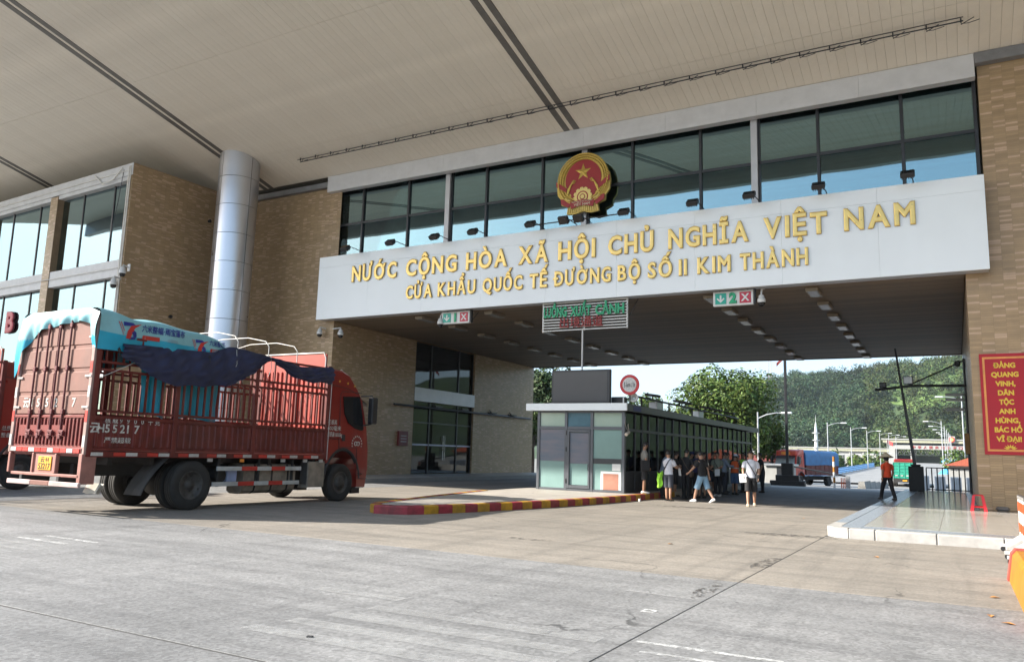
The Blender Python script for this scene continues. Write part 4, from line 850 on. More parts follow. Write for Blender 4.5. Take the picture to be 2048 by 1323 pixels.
def make_cab(T, red=m_tred2, deco=True):
    prof = [(6.97,1.05),(7.1,1.05),(7.2,1.25),(7.4,1.42),(7.7,1.47),(8.0,1.4),(8.2,1.2),(8.3,.9),(8.35,.38),(8.72,.36),(8.80,.9),(8.78,1.45),(8.68,2.1),(8.47,2.9),(8.24,3.22),(7.88,3.60),(7.6,3.69),(6.97,3.72)]
    cy = sum(p[0] for p in prof)/len(prof); czz = 2.1
    b = MB(); V = []; n = len(prof)
    for x, ins in ((-1.25,.06),(-1.20,.012),(-1.12,0),(1.12,0),(1.20,.012),(1.25,.06)):
        for (y, z) in prof:
            f = 1-ins/1.4 if z > 1.5 else 1-ins*.2
            tp = max(0, (z-2.2)/1.5)*.07
            V.append((x*(1-tp), cy+(y-cy)*f, czz+(z-czz)*f))
    F = []
    for r in range(5):
        for i in range(n): F.append((r*n+i, r*n+(i+1) % n, (r+1)*n+(i+1) % n, (r+1)*n+i))
    b.add(V, [f[::-1] for f in F], 0, False); b.add(V, [tuple(range(n)), tuple(range(6*n-1, 5*n-1, -1))], 0)
    cab = b.build('cab', red, T, world=False)
    for s in (1, -1):
        def sx(z): return s*(1.25*(1-max(0, (z-2.2)/1.5)*.07)+.004)
        win = [(7.62,2.94),(8.34,2.99),(8.47,2.40),(8.52,2.03),(8.42,2.0),(8.15,2.05),(7.84,2.2),(7.68,2.45)]
        w = MB(); w.add([(sx(z), y, z) for y, z in win]+[(sx(z)-.02*s, y, z) for y, z in win], [tuple(range(8)) if s > 0 else tuple(range(7,-1,-1))]+[(i, 8+i, 8+(i+1) % 8, (i+1) % 8) for i in range(8)])
        w.build('window', m_win, cab, world=False)
        g = MB()
        for pth in ([(7.5,1.45),(7.5,3.0),(7.56,3.08),(8.42,3.1)],[(7.5,1.5),(8.25,1.5),(8.3,1.2)],[(6.99,1.75),(7.5,1.72)],[(7.0,3.25),(7.8,3.18),(8.25,3.05)],[(8.3,1.2),(8.3,.62),(8.78,.62)]):
            g.tube([(sx(z)+.001*s, y, z) for y, z in pth], .009, 5)
        g.build('door_seam', m_black, cab, world=False)
        MB().bbox(min(sx(1.8),sx(1.8)+.03*s), max(sx(1.8),sx(1.8)+.03*s), 7.6, 7.72, 1.68, 1.86, .008).build('door_handle', m_black, cab, world=False)
        MB().bbox(min(1.42*s,1.60*s), max(1.42*s,1.60*s), 8.46, 8.72, 2.2, 2.98, .03).tube([(1.2*s,8.4,3.0),(1.5*s,8.55,3.02),(1.5*s,8.58,2.9)], .02, 6).tube([(1.24*s,8.5,2.15),(1.5*s,8.58,2.2)], .02, 6).build('mirror', m_black, cab, world=False)
        arch = [(7.7+.74*math.cos(a), .52+.93*math.sin(a)) for a in [math.pi*(.04+.92*i/14) for i in range(15)]]
        am = MB(); am.tube([(s*1.22, y, z) for y, z in arch], .055, 6); am.build('wheel_arch', m_black, cab, world=False)
        MB().bbox(min(s*1.0,s*1.24), max(s*1.0,s*1.24), 8.36, 8.62, .36, .44, .01).bbox(min(s*1.0,s*1.25), max(s*1.0,s*1.25), 8.32, 8.6, .72, .78, .01).build('step', m_steel, cab, world=False)
        MB().box(min(s*.85,s*1.2), max(s*.85,s*1.2), 8.2, 8.55, .2, .38).build('mud_flap', m_black, cab, world=False)
    MB().surf(lambda u, v: (lerp(-1.05,1.05,u), lerp(8.40,8.92,v), lerp(3.02,2.78,v)+.02*math.sin(u*3.1)), 8, 3).surf(lambda u, v: (lerp(1.05,-1.05,u), lerp(8.40,8.92,v), lerp(2.98,2.74,v)+.02*math.sin(u*3.1)), 8, 3).build('sun_visor', m_black, cab, world=False)
    ws = [(-1.12,8.70,2.1),(1.12,8.70,2.1),(1.05,8.49,2.92),(-1.05,8.49,2.92)]; MB().add([(x,y+.012,z) for x,y,z in ws], [(3,2,1,0)]).build('windscreen', m_win, cab, world=False)
    MB().bbox(-1.18,1.18,8.70,8.84,.4,.85,.03).build('bumper', red, cab, world=False)
    for s in (-1,1): MB().bbox(min(s*.7,s*1.1),max(s*.7,s*1.1),8.82,8.86,.6,.8,.02).build('headlight', m_wht, cab, world=False)
    MB().bbox(-.9,.9,8.785,8.82,1.0,1.9,.02).build('grille', m_black, cab, world=False)
    if deco:
        E = frame((1.256, 8.26, 1.62), (0,1,0), (0,0,1)); mb = MB()
        for cx_ in (-.055, .055):
            mb.tube([E @ Vector((cx_+.055*math.cos(a), .055*math.sin(a), .004)) for a in [2*math.pi*i/16 for i in range(17)]], .016, 4)
        mb.build('emblem', m_wpaint, cab, world=False)
        rg = MB()
        for k in range(11):
            a = rad(200-22*k); rg.add([E @ Vector((.21*math.cos(a)+dx*.5, -.0+.21*math.sin(a)+dy*.5, .004)) for dx, dy in ((-.045,-.045),(.045,-.045),(.045,.045),(-.045,.045))], [(0,1,2,3)])
        rg.build('emblem', m_wpaint, cab, world=False)
        for k, (tx, w) in enumerate((('栏板高',.36),('600毫米',.55),('总质量18000kg',.6))):
            text_mb(tx, .10, frame((1.256,7.0,2.14-.17*k), (0,1,0), (0,0,1)), .01, .003, width=w).build('lettering', m_wpaint, cab, world=False)
        for y, z in ((7.08,3.38),(7.45,3.36),(7.8,3.33),(8.1,3.28),(7.0,2.98),(6.99,2.6),(6.98,2.22)):
            st = [((.05 if i % 2 == 0 else .02)*math.sin(math.pi*i/5), (.05 if i % 2 == 0 else .02)*math.cos(math.pi*i/5)) for i in range(10)]
            sx_ = 1.25*(1-max(0,(z-2.2)/1.5)*.07)+.006; MB().add([(sx_, y+a, z+b) for a, b in st], [tuple(range(10))]).build('star', m_starY, cab, world=False)
    for x in (-.8,.8): MB().bbox(x-.08,x+.08,7.3,7.42,3.70,3.76,.02).build('roof_lamp', m_wht, cab, world=False)
    MB().tube([(.9,7.7,3.66),(.9,7.82,3.74),(.9,7.95,3.56)], .02, 6).build('horn', m_steel, cab, world=False)
    return cab

def make_bed(T, L0=0.0, L1=6.88, HW=1.33):
    # chassis
    ch = MB().box(-.5,-.38,.3,8.2,.75,1.0).box(.38,.5,.3,8.2,.75,1.0)
    for y in (.6,1.6,3.4,5.0,6.6): ch.box(-1.15,1.15,y,y+.1,1.0,1.16)
    ch.cyl((-.95,2.62,.55),(.95,2.62,.55),.10).sphere((0,2.62,.55),(.3,.25,.28)).cyl((-.9,7.7,.52),(.9,7.7,.52),.07).box(-.35,.35,3.2,7.0,.45,.8)
    ch.build('chassis', m_cha, T, world=False)
    MB().bbox(-HW,HW,L0,L1,1.16,1.28,.01).build('floor', m_tred, T, world=False)
    for x in (-1.16,-.82,.82,1.16): wheel(T, x, 2.62, .55, .29, 1 if x > 0 else -1)
    for x in (-1.08,1.08): wheel(T, x, 7.7, .52, .30, 1 if x > 0 else -1, True)
    secs = [(.12,1.95),(2.07,4.22),(4.34,6.80)]
    for s in (1,-1):
        for y0, y1 in ((.0,.12),(1.95,2.07),(4.22,4.34),(6.80,6.92)):
            MB().bbox(min(s*(HW-.09),s*(HW+.01)), max(s*(HW-.09),s*(HW+.01)), y0, y1, 1.2, 3.72, .008).build('post', m_tred, T, world=False)
        for y0, y1 in secs:
            b = MB().box(min(s*(HW-.05),s*(HW-.02)), max(s*(HW-.05),s*(HW-.02)), y0, y1, 1.29, 1.97)
            n = int((y1-y0)/.155)
            for k in range(n):
                y = lerp(y0+.03, y1-.09, k/max(1,n-1)); xo = s*(HW+.005); xi = s*(HW-.02)
                V = [(xi,y-.005,1.36),(xo,y+.015,1.38),(xo,y+.055,1.38),(xi,y+.075,1.36),(xi,y-.005,1.90),(xo,y+.015,1.88),(xo,y+.055,1.88),(xi,y+.075,1.90)]
                b.add(V, [(0,1,5,4),(1,2,6,5),(2,3,7,6),(4,5,6,7),(3,2,1,0)] if s > 0 else [(4,5,1,0),(5,6,2,1),(6,7,3,2),(7,6,5,4),(0,1,2,3)])
            b.bbox(min(s*(HW-.06),s*(HW+.015)), max(s*(HW-.06),s*(HW+.015)), y0, y1, 1.93, 1.99, .006); b.bbox(min(s*(HW-.06),s*(HW+.012)), max(s*(HW-.06),s*(HW+.012)), y0, y1, 1.29, 1.34, .006)
            b.build('side_board', m_tred, T, world=False)
            for z in (2.06, 2.90, 3.06, 3.62):
                MB().bbox(min(s*(HW-.06),s*(HW-.005)), max(s*(HW-.06),s*(HW-.005)), y0, y1, z, z+.055, .006).build('rail', m_tred, T, world=False)
            n = int((y1-y0)/.19)
            for k in range(n):
                y = lerp(y0+.12, y1-.12, k/(n-1)); MB().box(min(s*(HW-.05),s*(HW-.015)), max(s*(HW-.05),s*(HW-.015)), y-.022, y+.022, 2.115, 2.9).build('bar', m_tred, T, world=False)
                if k % 2 == 0: MB().box(min(s*(HW-.05),s*(HW-.015)), max(s*(HW-.05),s*(HW-.015)), y-.02, y+.02, 3.115, 3.62).build('bar', m_tred, T, world=False)
        # reflector strip
        y = .1; k = 0
        while y < 6.7:
            MB().box(min(s*HW,s*(HW+.012)), max(s*HW,s*(HW+.012)), y, y+.26, 1.185, 1.255).build('reflector', m_refr if k % 2 else m_refw, T, world=False)
            y += .28 if k % 2 else .5; k += 1
    hb = MB().box(-HW+.1,HW-.1,6.78,6.84,1.28,4.06)
    for k in range(14): hb.bbox(-1.14+.17*k,-1.07+.17*k,6.74,6.78,1.35,3.6,.01)
    hb.build('headboard', m_head, T, world=False)
    MB().tube([(-1.23,6.78,3.7),(-1.23,6.78,3.95),(-1.15,6.78,4.1),(1.15,6.78,4.1),(1.23,6.78,3.95),(1.23,6.78,3.7)], .022, 6).build('headboard_tube', m_pal, T, world=False)
    for y in (3.62, 4.62, 5.62):
        MB().tube([(-1.28,y,3.66),(-1.28,y,3.98),(-1.15,y,4.12),(-.5,y,4.24),(.5,y,4.24),(1.15,y,4.12),(1.28,y,3.98),(1.28,y,3.66)], .013, 6).build('hoop', m_pal, T, world=False)

def make_truck():
    T = thing('cargo_truck', 'red stake bed cargo truck with cyan and navy tarpaulins and faded rear doors', 'truck', (-16.45, 9.68, 0))
    make_bed(T); make_cab(T); HW = 1.33
    def P(mb, name, m, par=None): return mb.build(name, m, par or T, world=False)
    # rear doors
    for x0, x1 in ((-1.22,-.005),(.005,1.22)):
        d = MB(); zs = [2.0,2.42,2.46,2.90,2.94,3.38,3.42,3.95]; 
        for a, b in ((2.0,2.40),(2.46,2.88),(2.94,3.36),(3.42,3.97)): d.bbox(x0,x1,-.03,.02,a,b,.02)
        d.box(x0,x1,-.012,.018,2.0,3.97); P(d, 'rear_door', m_door)
    for x in (-.66,-.28,.12,.5):
        P(MB().tube([(x,-.07,1.5),(x,-.07,3.95)], .022, 8), 'lock_rod', m_rod)
        for z in (1.55,2.05,2.95,3.85): P(MB().bbox(x-.045,x+.045,-.095,-.03,z-.05,z+.05,.01), 'rod_guide', m_rod)
        P(MB().bbox(x-.02,x+.16,-.11,-.08,1.62,1.68,.008).bbox(x+.1,x+.15,-.12,-.05,1.56,1.66,.008), 'lock_handle', m_rod)
    for s in (-1,1):
        for z in (2.12,2.75,3.55): P(MB().bbox(min(s*1.1,s*1.32),max(s*1.1,s*1.32),-.06,-.03,z,z+.05,.008), 'hinge', mat('hinge_grey', (.42,.36,.32), .5))
        P(MB().bbox(min(s*1.23,s*1.34),max(s*1.23,s*1.34),-.05,.0,1.2,4.0,.01), 'corner_post', mat('pale_corner_post', (.34,.22,.19), .6, var=.2, dirt=.3))
        for k in range(5): P(MB().box(min(s*1.25,s*1.33),max(s*1.25,s*1.33),-.056,-.051,1.35+.5*k,1.58+.5*k), 'reflector', m_refw if k % 2 == 0 else m_refr)
    tg = MB().box(-1.22,1.22,-.02,.02,1.33,1.98)
    for k in range(19):
        x = -1.16+.126*k
        tg.bbox(x,x+.055,-.05,-.019,1.38,1.92,.012)
    tg.bbox(-1.22,1.22,-.055,.0,1.93,1.99,.008); tg.box(-.98,.62,-.056,-.03,1.55,1.78); P(tg, 'tailgate', mat('tailgate_red', (0.19,0.02,0.015), .5, var=.2, dirt=.3))
    x = -1.22; k = 0
    while x < 1.2: P(MB().box(x, x+.2, -.066, -.05, 1.23, 1.31), 'reflector', m_refw if k % 3 == 0 else m_refr); x += .222; k += 1
    P(MB().bbox(-1.28,1.28,-.05,.1,1.2,1.33,.01), 'rear_beam', m_tred)
    # under-run frame with plate
    fr = MB().bbox(-1.3,-1.22,-.05,.06,.78,1.2,.01).bbox(1.2,1.32,-.06,.25,.62,1.22,.01).bbox(-1.12,1.26,-.06,.04,.74,.80,.01).bbox(-.42,-.36,-.055,.03,.8,1.2,.01).bbox(.38,.44,-.055,.03,.8,1.2,.01).box(-.36,.38,-.02,.0,.8,1.2)
    P(fr, 'rear_frame', mat('faded_frame', (.34,.15,.12), .6, var=.2, dirt=.35))
    pt = P(MB().bbox(-.20,.26,-.04,-.021,.86,1.14,.006), 'number_plate', m_plate)
    mk = mat('plate_black', (.03,.025,.02), .6)
    P(text_mb('云·H', .085, frame((.03,-.042,1.03), (1,0,0), (0,0,1)), .012, .003, width=.28, align='c'), 'lettering', mk, pt); P(text_mb('53217', .115, frame((.03,-.042,.885), (1,0,0), (0,0,1)), .012, .003, width=.40, align='c'), 'lettering', mk, pt)
    b_ = MB(); 
    for k, (a, b) in enumerate(((-1.05,-.2),(-.2,.45),(.45,1.45))): b_.bbox(a,b-.004,-.16,-.10,.56,.655,.01, mi=k % 2)
    P(b_, 'bumper_bar', [mat('faded_bar', (.50,.36,.33), .6, var=.2, dirt=.3), m_door]); P(MB().box(1.2,1.42,-.166,-.16,.59,.64), 'reflector', m_refw)
    P(MB().box(-.7,-.62,-.1,.5,.6,.75).box(.6,.68,-.1,.5,.6,.75), 'bracket', m_cha)
    text_mb('云H', .17, frame((-1.0,-.034,2.16), (1,0,0), (0,0,1)), .02, .003, width=.34).build('lettering', m_wpaint, T, world=False)
    for k, c in enumerate('55217'): text_mb(c, .17, frame((-.5+.31*k,-.034,2.16), (1,0,0), (0,0,1)), .025, .003).build('lettering', m_wpaint, T, world=False)
    # stencilled side lettering
    for k, c in enumerate('云H55217'): text_mb(c, .16, frame((HW+.008,.02+.165*k,1.66), (0,1,0), (0,0,1)), .022, .003).build('lettering', m_wpaint, T, world=False)
    for k, c in enumerate('核载9900千克'): text_mb(c, .09, frame((HW+.008,.33+.165*k,1.86), (0,1,0), (0,0,1)), .01, .003).build('lettering', m_wpaint, T, world=False)
    text_mb('严禁超载', .085, frame((HW+.008,.35,1.46), (0,1,0), (0,0,1)), .008, .003, width=.6).build('lettering', m_wpaint, T, world=False)
    # side details: guard rails, tank, box, mud flaps, fender
    for z, y0, y1 in ((.92,3.3,6.05),(.56,3.2,6.0)):
        cut = [0,.27,.45,.62,.79,1.0]
        for k in range(5): P(MB().bbox(1.25,1.29,lerp(y0,y1,cut[k]),lerp(y0,y1,cut[k+1])-.003,z-.05,z+.05,.004), 'guard_rail', mat('dusty_white', (.46,.46,.44), .5, var=.2) if k % 2 == 0 else m_refr)
    for y in (3.35,4.6,5.75): P(MB().box(1.2,1.25,y,y+.05,.5,1.16), 'guard_bracket', m_cha)
    tk = MB()
    pts = [(.62,.36),(.74,.3),(1.02,.3),(1.15,.38),(1.18,.5),(1.18,.9),(1.12,1.02),(.7,1.04),(.62,.98)]
    tk.prism(pts, 'y', 4.2, 5.95); o_ = P(tk, 'fuel_tank', m_tank)
    for y in (4.55,5.1,5.65): P(MB().prism([(p[0]*1.012-.005, p[1]*1.012-.006) for p in pts], 'y', y, y+.05), 'tank_strap', m_cha, o_)
    P(MB().bbox(.8,1.16,3.72,4.02,.6,.94,.015), 'battery_box', mat('pale_blue_box', (.30,.36,.55), .5)); P(MB().cyl((.6,3.55,.75),(1.12,3.55,.75),.17,n=18), 'air_tank', m_cha)
    P(MB().bbox(1.0,1.27,6.3,6.36,.5,1.12,.01), 'mud_flap', m_flap)
    P(MB().surf(lambda u, v: (lerp(.95,1.27,u), lerp(6.34,6.98,.5+.5*math.sin((v-.5)*math.pi))-.04, lerp(.4,1.12,v)), 2, 8), 'fender', m_tank)
    P(MB().bbox(1.22,1.285,6.30,6.95,.42,1.1,.02), 'side_cover', m_tank)
    P(MB().surf(lambda u, v: (lerp(.72,1.30,u), lerp(1.62,1.95,v**2)+.03*math.sin(u*6)-.28*(1-v), lerp(.36,1.16,v)), 4, 8).surf(lambda u, v: (lerp(1.30,.72,u), lerp(1.635,1.965,v**2)+.03*math.sin(u*6)-.28*(1-v), lerp(.36,1.16,v)), 4, 8), 'mud_flap', m_flap)
    P(MB().surf(lambda u, v: (lerp(1.05,1.5,u), .25+.06*math.sin(u*5)+.1*v, lerp(.42,.62,v)+.03*u), 4, 3).surf(lambda u, v: (lerp(1.5,1.05,u), .256+.06*math.sin(u*5)+.1*v, lerp(.42,.62,v)+.03*u), 4, 3), 'mud_flap', mat('pale_flap', (.5,.46,.38), .8))
    for y in (3.0,5.3,6.1,6.7): P(MB().box(1.27,1.30,y,y+.14,1.08,1.16), 'marker', m_refw)
    P(MB().bbox(1.27,1.32,3.95,4.07,1.07,1.15,.01), 'marker', m_org)
    P(MB().tube([(1.33,6.95,1.15),(1.35,6.95,3.6)], .012, 5), 'rope', m_refw)
    # hanging sheets inside the bed
    for y0, y1, z0 in ((1.25,1.9,2.05),(2.15,3.35,2.02)):
        P(MB().surf(lambda u, v: (1.08+.06*math.sin(u*11)+.04*math.sin(v*7+u*3), lerp(y0,y1,u), lerp(z0+.05*math.sin(u*5),3.6,v)), 16, 8).surf(lambda u, v: (1.07+.06*math.sin((1-u)*11)+.04*math.sin(v*7+(1-u)*3), lerp(y1,y0,u), lerp(z0+.05*math.sin((1-u)*5),3.6,v)), 16, 8), 'inner_sheet', m_cy)
    return T

def make_tarps(T):
    """cyan and navy tarpaulins lying over the load bed"""
    def wob(y, z): return .022*math.sin(3.1*y+2.2*z)+.014*math.sin(6.3*y-4.1*z)+.006*math.sin(11*y+7*z+1)
    def top(y): return pl([(0,4.17),(.7,4.10),(1.2,4.12),(1.8,4.06),(2.4,4.03),(3.0,3.94),(3.3,3.78)], y)
    def hem(y): return pl([(0,3.33),(.5,3.33),(1.2,3.36),(2.0,3.37),(2.8,3.46),(3.1,3.56),(3.3,3.70)], y)
    t = thing('cyan_tarpaulin', 'cyan tarpaulin with pale printed band draped over the rear of the truck bed', 'tarpaulin', (-16.45, 9.68, 3.3))
    OZ = Vector((0, 0, 3.3))
    N1 = 64; NV = 46
    def body(u, v):
        y = lerp(-.03, 3.28, u); tp = top(y); he = hem(y)
        hl = pl([(0,2.75),(1.0,2.95),(3.3,3.5)], y)
        if v < .30:
            k = v/.30; z = lerp(he, tp-.10, k); x = 1.365+wob(y, z)+.03*(1-k)*math.sin(5*y); 
        elif v < .66:
            k = (v-.30)/.36; a = lerp(0, math.pi, k); x = 1.36*math.cos(a)**1 if True else 0; x = lerp(1.36, -1.36, k); x = 1.36*math.copysign(abs(math.cos(a))**.45, math.cos(a)); z = tp-.10+.12*math.sin(a)**.6+.018*math.sin(9*k+3*y)+.02*math.sin(5*y+2*k)
        else:
            k = (v-.66)/.34; z = lerp(tp-.10, hl, k); x = -1.365-wob(y, z)
        return Vector((x, y, z))-OZ
    mb = MB(); V = [body(i/N1, j/NV) for j in range(NV+1) for i in range(N1+1)]; n = N1+1
    for j in range(NV):
        for i in range(N1):
            q = (j*n+i, j*n+i+1, (j+1)*n+i+1, (j+1)*n+i); zc = (V[q[0]].z+V[q[2]].z)/2+3.3; yc = (V[q[0]].y+V[q[2]].y)/2
            mb.f.append(q); mb.m.append(0 if zc < 3.70-.02*yc else 1); mb.s.append(True)
    mb.v = [tuple(p) for p in V]; sheet = mb.build('sheet', [m_cy, m_cyl], t, world=False)
    # rear flap
    def rear(u, v):
        x = lerp(-1.37, 1.37, u); tp = top(0)+.02-.10*max(0,abs(x)-1.05)/.3
        hm = pl([(-1.37,2.78),(-1.24,2.95),(-1.15,3.35),(-.9,3.62),(-.5,3.80),(.2,3.88),(.85,3.92),(1.12,3.85),(1.22,3.4),(1.37,3.33)], x)
        z = lerp(tp, hm, v); bulge = .05*math.sin(v*math.pi)+.03*v*math.sin(9*x)*(.3+v)+.014*math.sin(19*x+4*v)*v
        return Vector((x, -.05-bulge-.03*v, z))-OZ
    rb_ = MB(); nu, nv = 100, 16; V = [rear(i/nu, j/nv) for j in range(nv+1) for i in range(nu+1)]
    for j in range(nv):
        for i in range(nu):
            q = (j*(nu+1)+i, (j+1)*(nu+1)+i, (j+1)*(nu+1)+i+1, j*(nu+1)+i+1); rb_.f.append(q); zc = V[q[0]].z+3.3; rb_.s.append(True)
            rb_.m.append(0 if zc < 3.62 else 1)
    rb_.v = [tuple(p) for p in V]; rb_.build('rear_flap', [m_cy, m_cyl], t, world=False)
    # printed logo and lettering on the side band
    def on_side(mb):
        for i, (x, y, z) in enumerate(mb.v):
            zz = min(z, top(y)-.1); mb.v[i] = (1.365+wob(y, zz)+.012+.03*max(0, 1-(zz-hem(y))/(top(y)-.1-hem(y)))*math.sin(5*y)+x*.3, y, z-3.3)
        return mb
    m_blue = mat('print_blue', (.015,.03,.22), .5); m_pr = mat('print_red', (.50,.03,.02), .5)
    for y0, sc_ in ((.62, 1.0), (2.42, .85)):
        F = lambda P: [(0, y0+p[0]*sc_, (3.80 if y0 < 1 else 3.70)+p[1]*sc_) for p in P]
        on_side(MB().add(F([(-.24,.16),(-.22,.16),(-.10,-.12),(-.12,-.10)]), [(0,1,2,3)]).add(F([(-.19,.16),(-.17,.16),(-.09,-.02),(-.10,-.04)]), [(0,1,2,3)]).add(F([(-.02,-.02),(.06,.10),(.30,.17),(.16,.07),(.10,-.05),(.06,-.18),(-.06,-.18)]), [(0,1,2,3,4,5,6)])).build('print', m_pr, t, world=False)
        on_side(MB().add(F([(-.12,.17),(.1,.17),(.16,.13),(.06,.10),(-.11,.08)]), [(0,1,2,3,4)]).add(F([(.13,.02),(.2,-.02),(.22,-.10),(.18,-.18),(.02,-.20),(.06,-.14),(.13,-.13),(.12,-.08),(.08,-.05)]), [(0,1,2,3,4,5,6,7,8)])).build('print', m_blue, t, world=False)
        bod = '六米整幅·雨宝篷布' if y0 < 1 else '六米整幅·'
        on_side(text_mb(bod, .115*sc_, frame((0,y0+.32*sc_,(3.83 if y0 < 1 else 3.76)), (0,1,0), (0,0,1)), .02, .004, width=1.05*sc_ if y0 < 1 else .5)).build('print', m_blue, t, world=False)
        yz = y0+.38*sc_; zz = 3.70 if y0 < 1 else 3.635
        pill = [(yz+.02*math.cos(a)-.0, zz+.045*math.sin(a)) for a in [math.pi/2+math.pi*i/6 for i in range(7)]]+[(yz+.38*sc_, zz-.045), (yz+.38*sc_, zz+.045)]
        on_side(MB().add([(0,a,b) for a, b in pill], [tuple(range(len(pill)))])).build('print', m_pr, t, world=False)
        on_side(text_mb('全网热销', .05, frame((.012,yz+.03,zz-.028), (0,1,0), (0,0,1)), .005, .004, width=.3*sc_)).build('print', m_cyl, t, world=False)
        if y0 < 1: on_side(text_mb('雨宝篷布', .05, frame((0,yz+.55,zz-.028), (0,1,0), (0,0,1)), .002, .004, width=.28)).build('print', mat('print_grey', (.25,.35,.4), .5), t, world=False)
    for y in (.42, 1.15, 1.95, 2.7):
        z = hem(y)-3.3; MB().add([(1.42,y-.07,z-.01),(1.42,y+.07,z-.01),(1.42,y,z+.09)], [(0,1,2)]).tube([(1.42,y,z+.03),(1.44,y+.02,z-.1)], .012, 5).build('tie', m_black, t, world=False)
    MB().tube([(1.42,1.15,.02),(1.36,.4,-.4),(1.35,.1,-.55)], .008, 5).build('rope', m_refw, t, world=False)
    # navy tarpaulin bunched along the rail
    t2 = thing('navy_tarpaulin', 'navy blue tarpaulin bunched and hanging over the side rack of the truck', 'tarpaulin', (-16.45, 9.68, 3.3))
    tb = [(.5,3.25),(.8,3.10),(1.12,2.95),(1.64,2.74),(2.2,2.76),(2.84,2.81),(3.3,2.86),(3.7,3.02),(4.2,3.35),(4.58,3.62),(4.7,3.60),(5.0,3.45),(5.4,3.28),(5.75,3.21),(6.2,3.20),(6.9,3.24)]
    tt = [(.5,3.5),(2.8,3.6),(3.3,3.8),(3.8,3.78),(4.58,3.71),(5.2,3.66),(5.7,3.58),(6.3,3.62),(6.9,3.70)]
    def nv_(u, v):
        y = lerp(.5, 6.9, u); b, tp = pl(tb, y), pl(tt, y); z = lerp(tp, b, v); L = tp-b
        f = .05*math.sin(10*v*L*3+3*y)*v+.03*math.sin(17*y+8*v)+.04*math.sin(4*y+11*v)
        return Vector((1.37+abs(f)*1.0+.06*math.sin(v*math.pi), y, z+.02*math.sin(9*y)*v))-OZ
    MB().surf(lambda u, v: nv_(1-u, v), 90, 14).surf(lambda u, v: nv_(u, v)-Vector((.006,0,0)), 90, 14).build('sheet', m_navy, t2, world=False)
    MB().surf(lambda u, v: (lerp(1.37,.8,v)-.0, lerp(.6,3.4,u), pl(tt, lerp(.6,3.4,u))-.02-3.3-.1*v+.03*math.sin(9*u)), 20, 4).surf(lambda u, v: (lerp(.8,1.37,v), lerp(.6,3.4,u), pl(tt, lerp(.6,3.4,u))-.03-3.3-.1*(1-v)+.03*math.sin(9*u)), 20, 4).build('top_fold', m_navy, t2, world=False)
    for y in (3.45, 4.55): MB().tube([(1.44,y,.45),(1.47,y+.02,.1),(1.45,y-.05,-.1)], .008, 5).build('rope', m_refw, t2, world=False)
truck = make_truck(); make_tarps(truck)
# second truck beside it, mostly out of the picture
t2 = thing('parked_truck', 'red truck cab half hidden behind the tarpaulined truck', 'truck', (-25.3, 5.75, 0)); make_cab(t2, deco=False); make_bed(t2)
for k, tx in enumerate(('总质量25000','整备质量400')): text_mb(tx, .10, frame((1.256,7.02,1.72-.2*k), (0,1,0), (0,0,1)), .01, .003, width=.75).build('lettering', m_wpaint, t2, world=False)
# ================================================================ people
m_skin = [mat('skin_tan_%d' % i, c, .55, var=.06, scale=8) for i, c in enumerate([(0.42,0.24,0.16),(0.34,0.185,0.115),(0.47,0.285,0.20)])]
m_hair = mat('black_hair', (0.012,0.010,0.009), .5, var=.3, scale=30)
def cloth(name, c): return mat('cloth_'+name, c, .85, var=.12, scale=6, bump=.006, bscale=9)
CL = {k: cloth(k, c) for k, c in dict(grey=(.20,.195,.175), black=(.013,.013,.015), white=(.58,.59,.64), slate=(.045,.05,.065), denim=(.22,.36,.48), olive=(.15,.17,.13), bluegrey=(.20,.24,.30), orange=(.62,.10,.02), jean=(.06,.11,.20), neon=(.36,.75,.06), navy=(.015,.02,.07), brown=(.10,.075,.055), dark=(.022,.024,.028), straw=(.62,.52,.36), orangered=(.66,.07,.02)).items()}
m_shoe_w = mat('white_sneaker', (.62,.62,.62), .6); m_shoe_b = mat('dark_shoe', (.03,.028,.026), .6); m_shoe_c = mat('beige_clog', (.62,.52,.38), .6); m_eye = mat('eye_dark', (.01,.008,.008), .2)
def skin_mesh(V, E, Rr, sub=1):
    me = bpy.data.meshes.new('body'); me.from_pydata([tuple(v) for v in V], E, []); ob = bpy.data.objects.new('body', me); COL.objects.link(ob)
    md = ob.modifiers.new('Skin', 'SKIN'); md.use_smooth_shade = True
    for i, r in enumerate(Rr): me.skin_vertices[0].data[i].radius = (r, r) if not isinstance(r, tuple) else r
    me.skin_vertices[0].data[0].use_root = True
    sb = ob.modifiers.new('Sub', 'SUBSURF'); sb.levels = sub; sb.render_levels = sub
    ev = ob.evaluated_get(bpy.context.evaluated_depsgraph_get()).to_mesh()
    v = [tuple(p.co) for p in ev.vertices]; f = [tuple(p.vertices) for p in ev.polygons]
    bpy.data.objects.remove(ob); bpy.data.meshes.remove(me); return v, f
def ring_loft(mb, rings, n=16, mi=0, caps=(True, True)):
    """loft of ellipses: (centre, rx, ry[, axis x, axis y])"""
    V = []
    for c, rx, ry, ax, ay in rings: V += [Vector(c)+ax*(rx*math.cos(2*math.pi*k/n))+ay*(ry*math.sin(2*math.pi*k/n)) for k in range(n)]
    F = [(i*n+k, i*n+(k+1) % n, (i+1)*n+(k+1) % n, (i+1)*n+k) for i in range(len(rings)-1) for k in range(n)]
    mb.add(V, F, mi, True)
    if caps[0]: mb.add(V[:n], [tuple(range(n-1,-1,-1))], mi)
    if caps[1]: mb.add(V[-n:], [tuple(range(n))], mi)
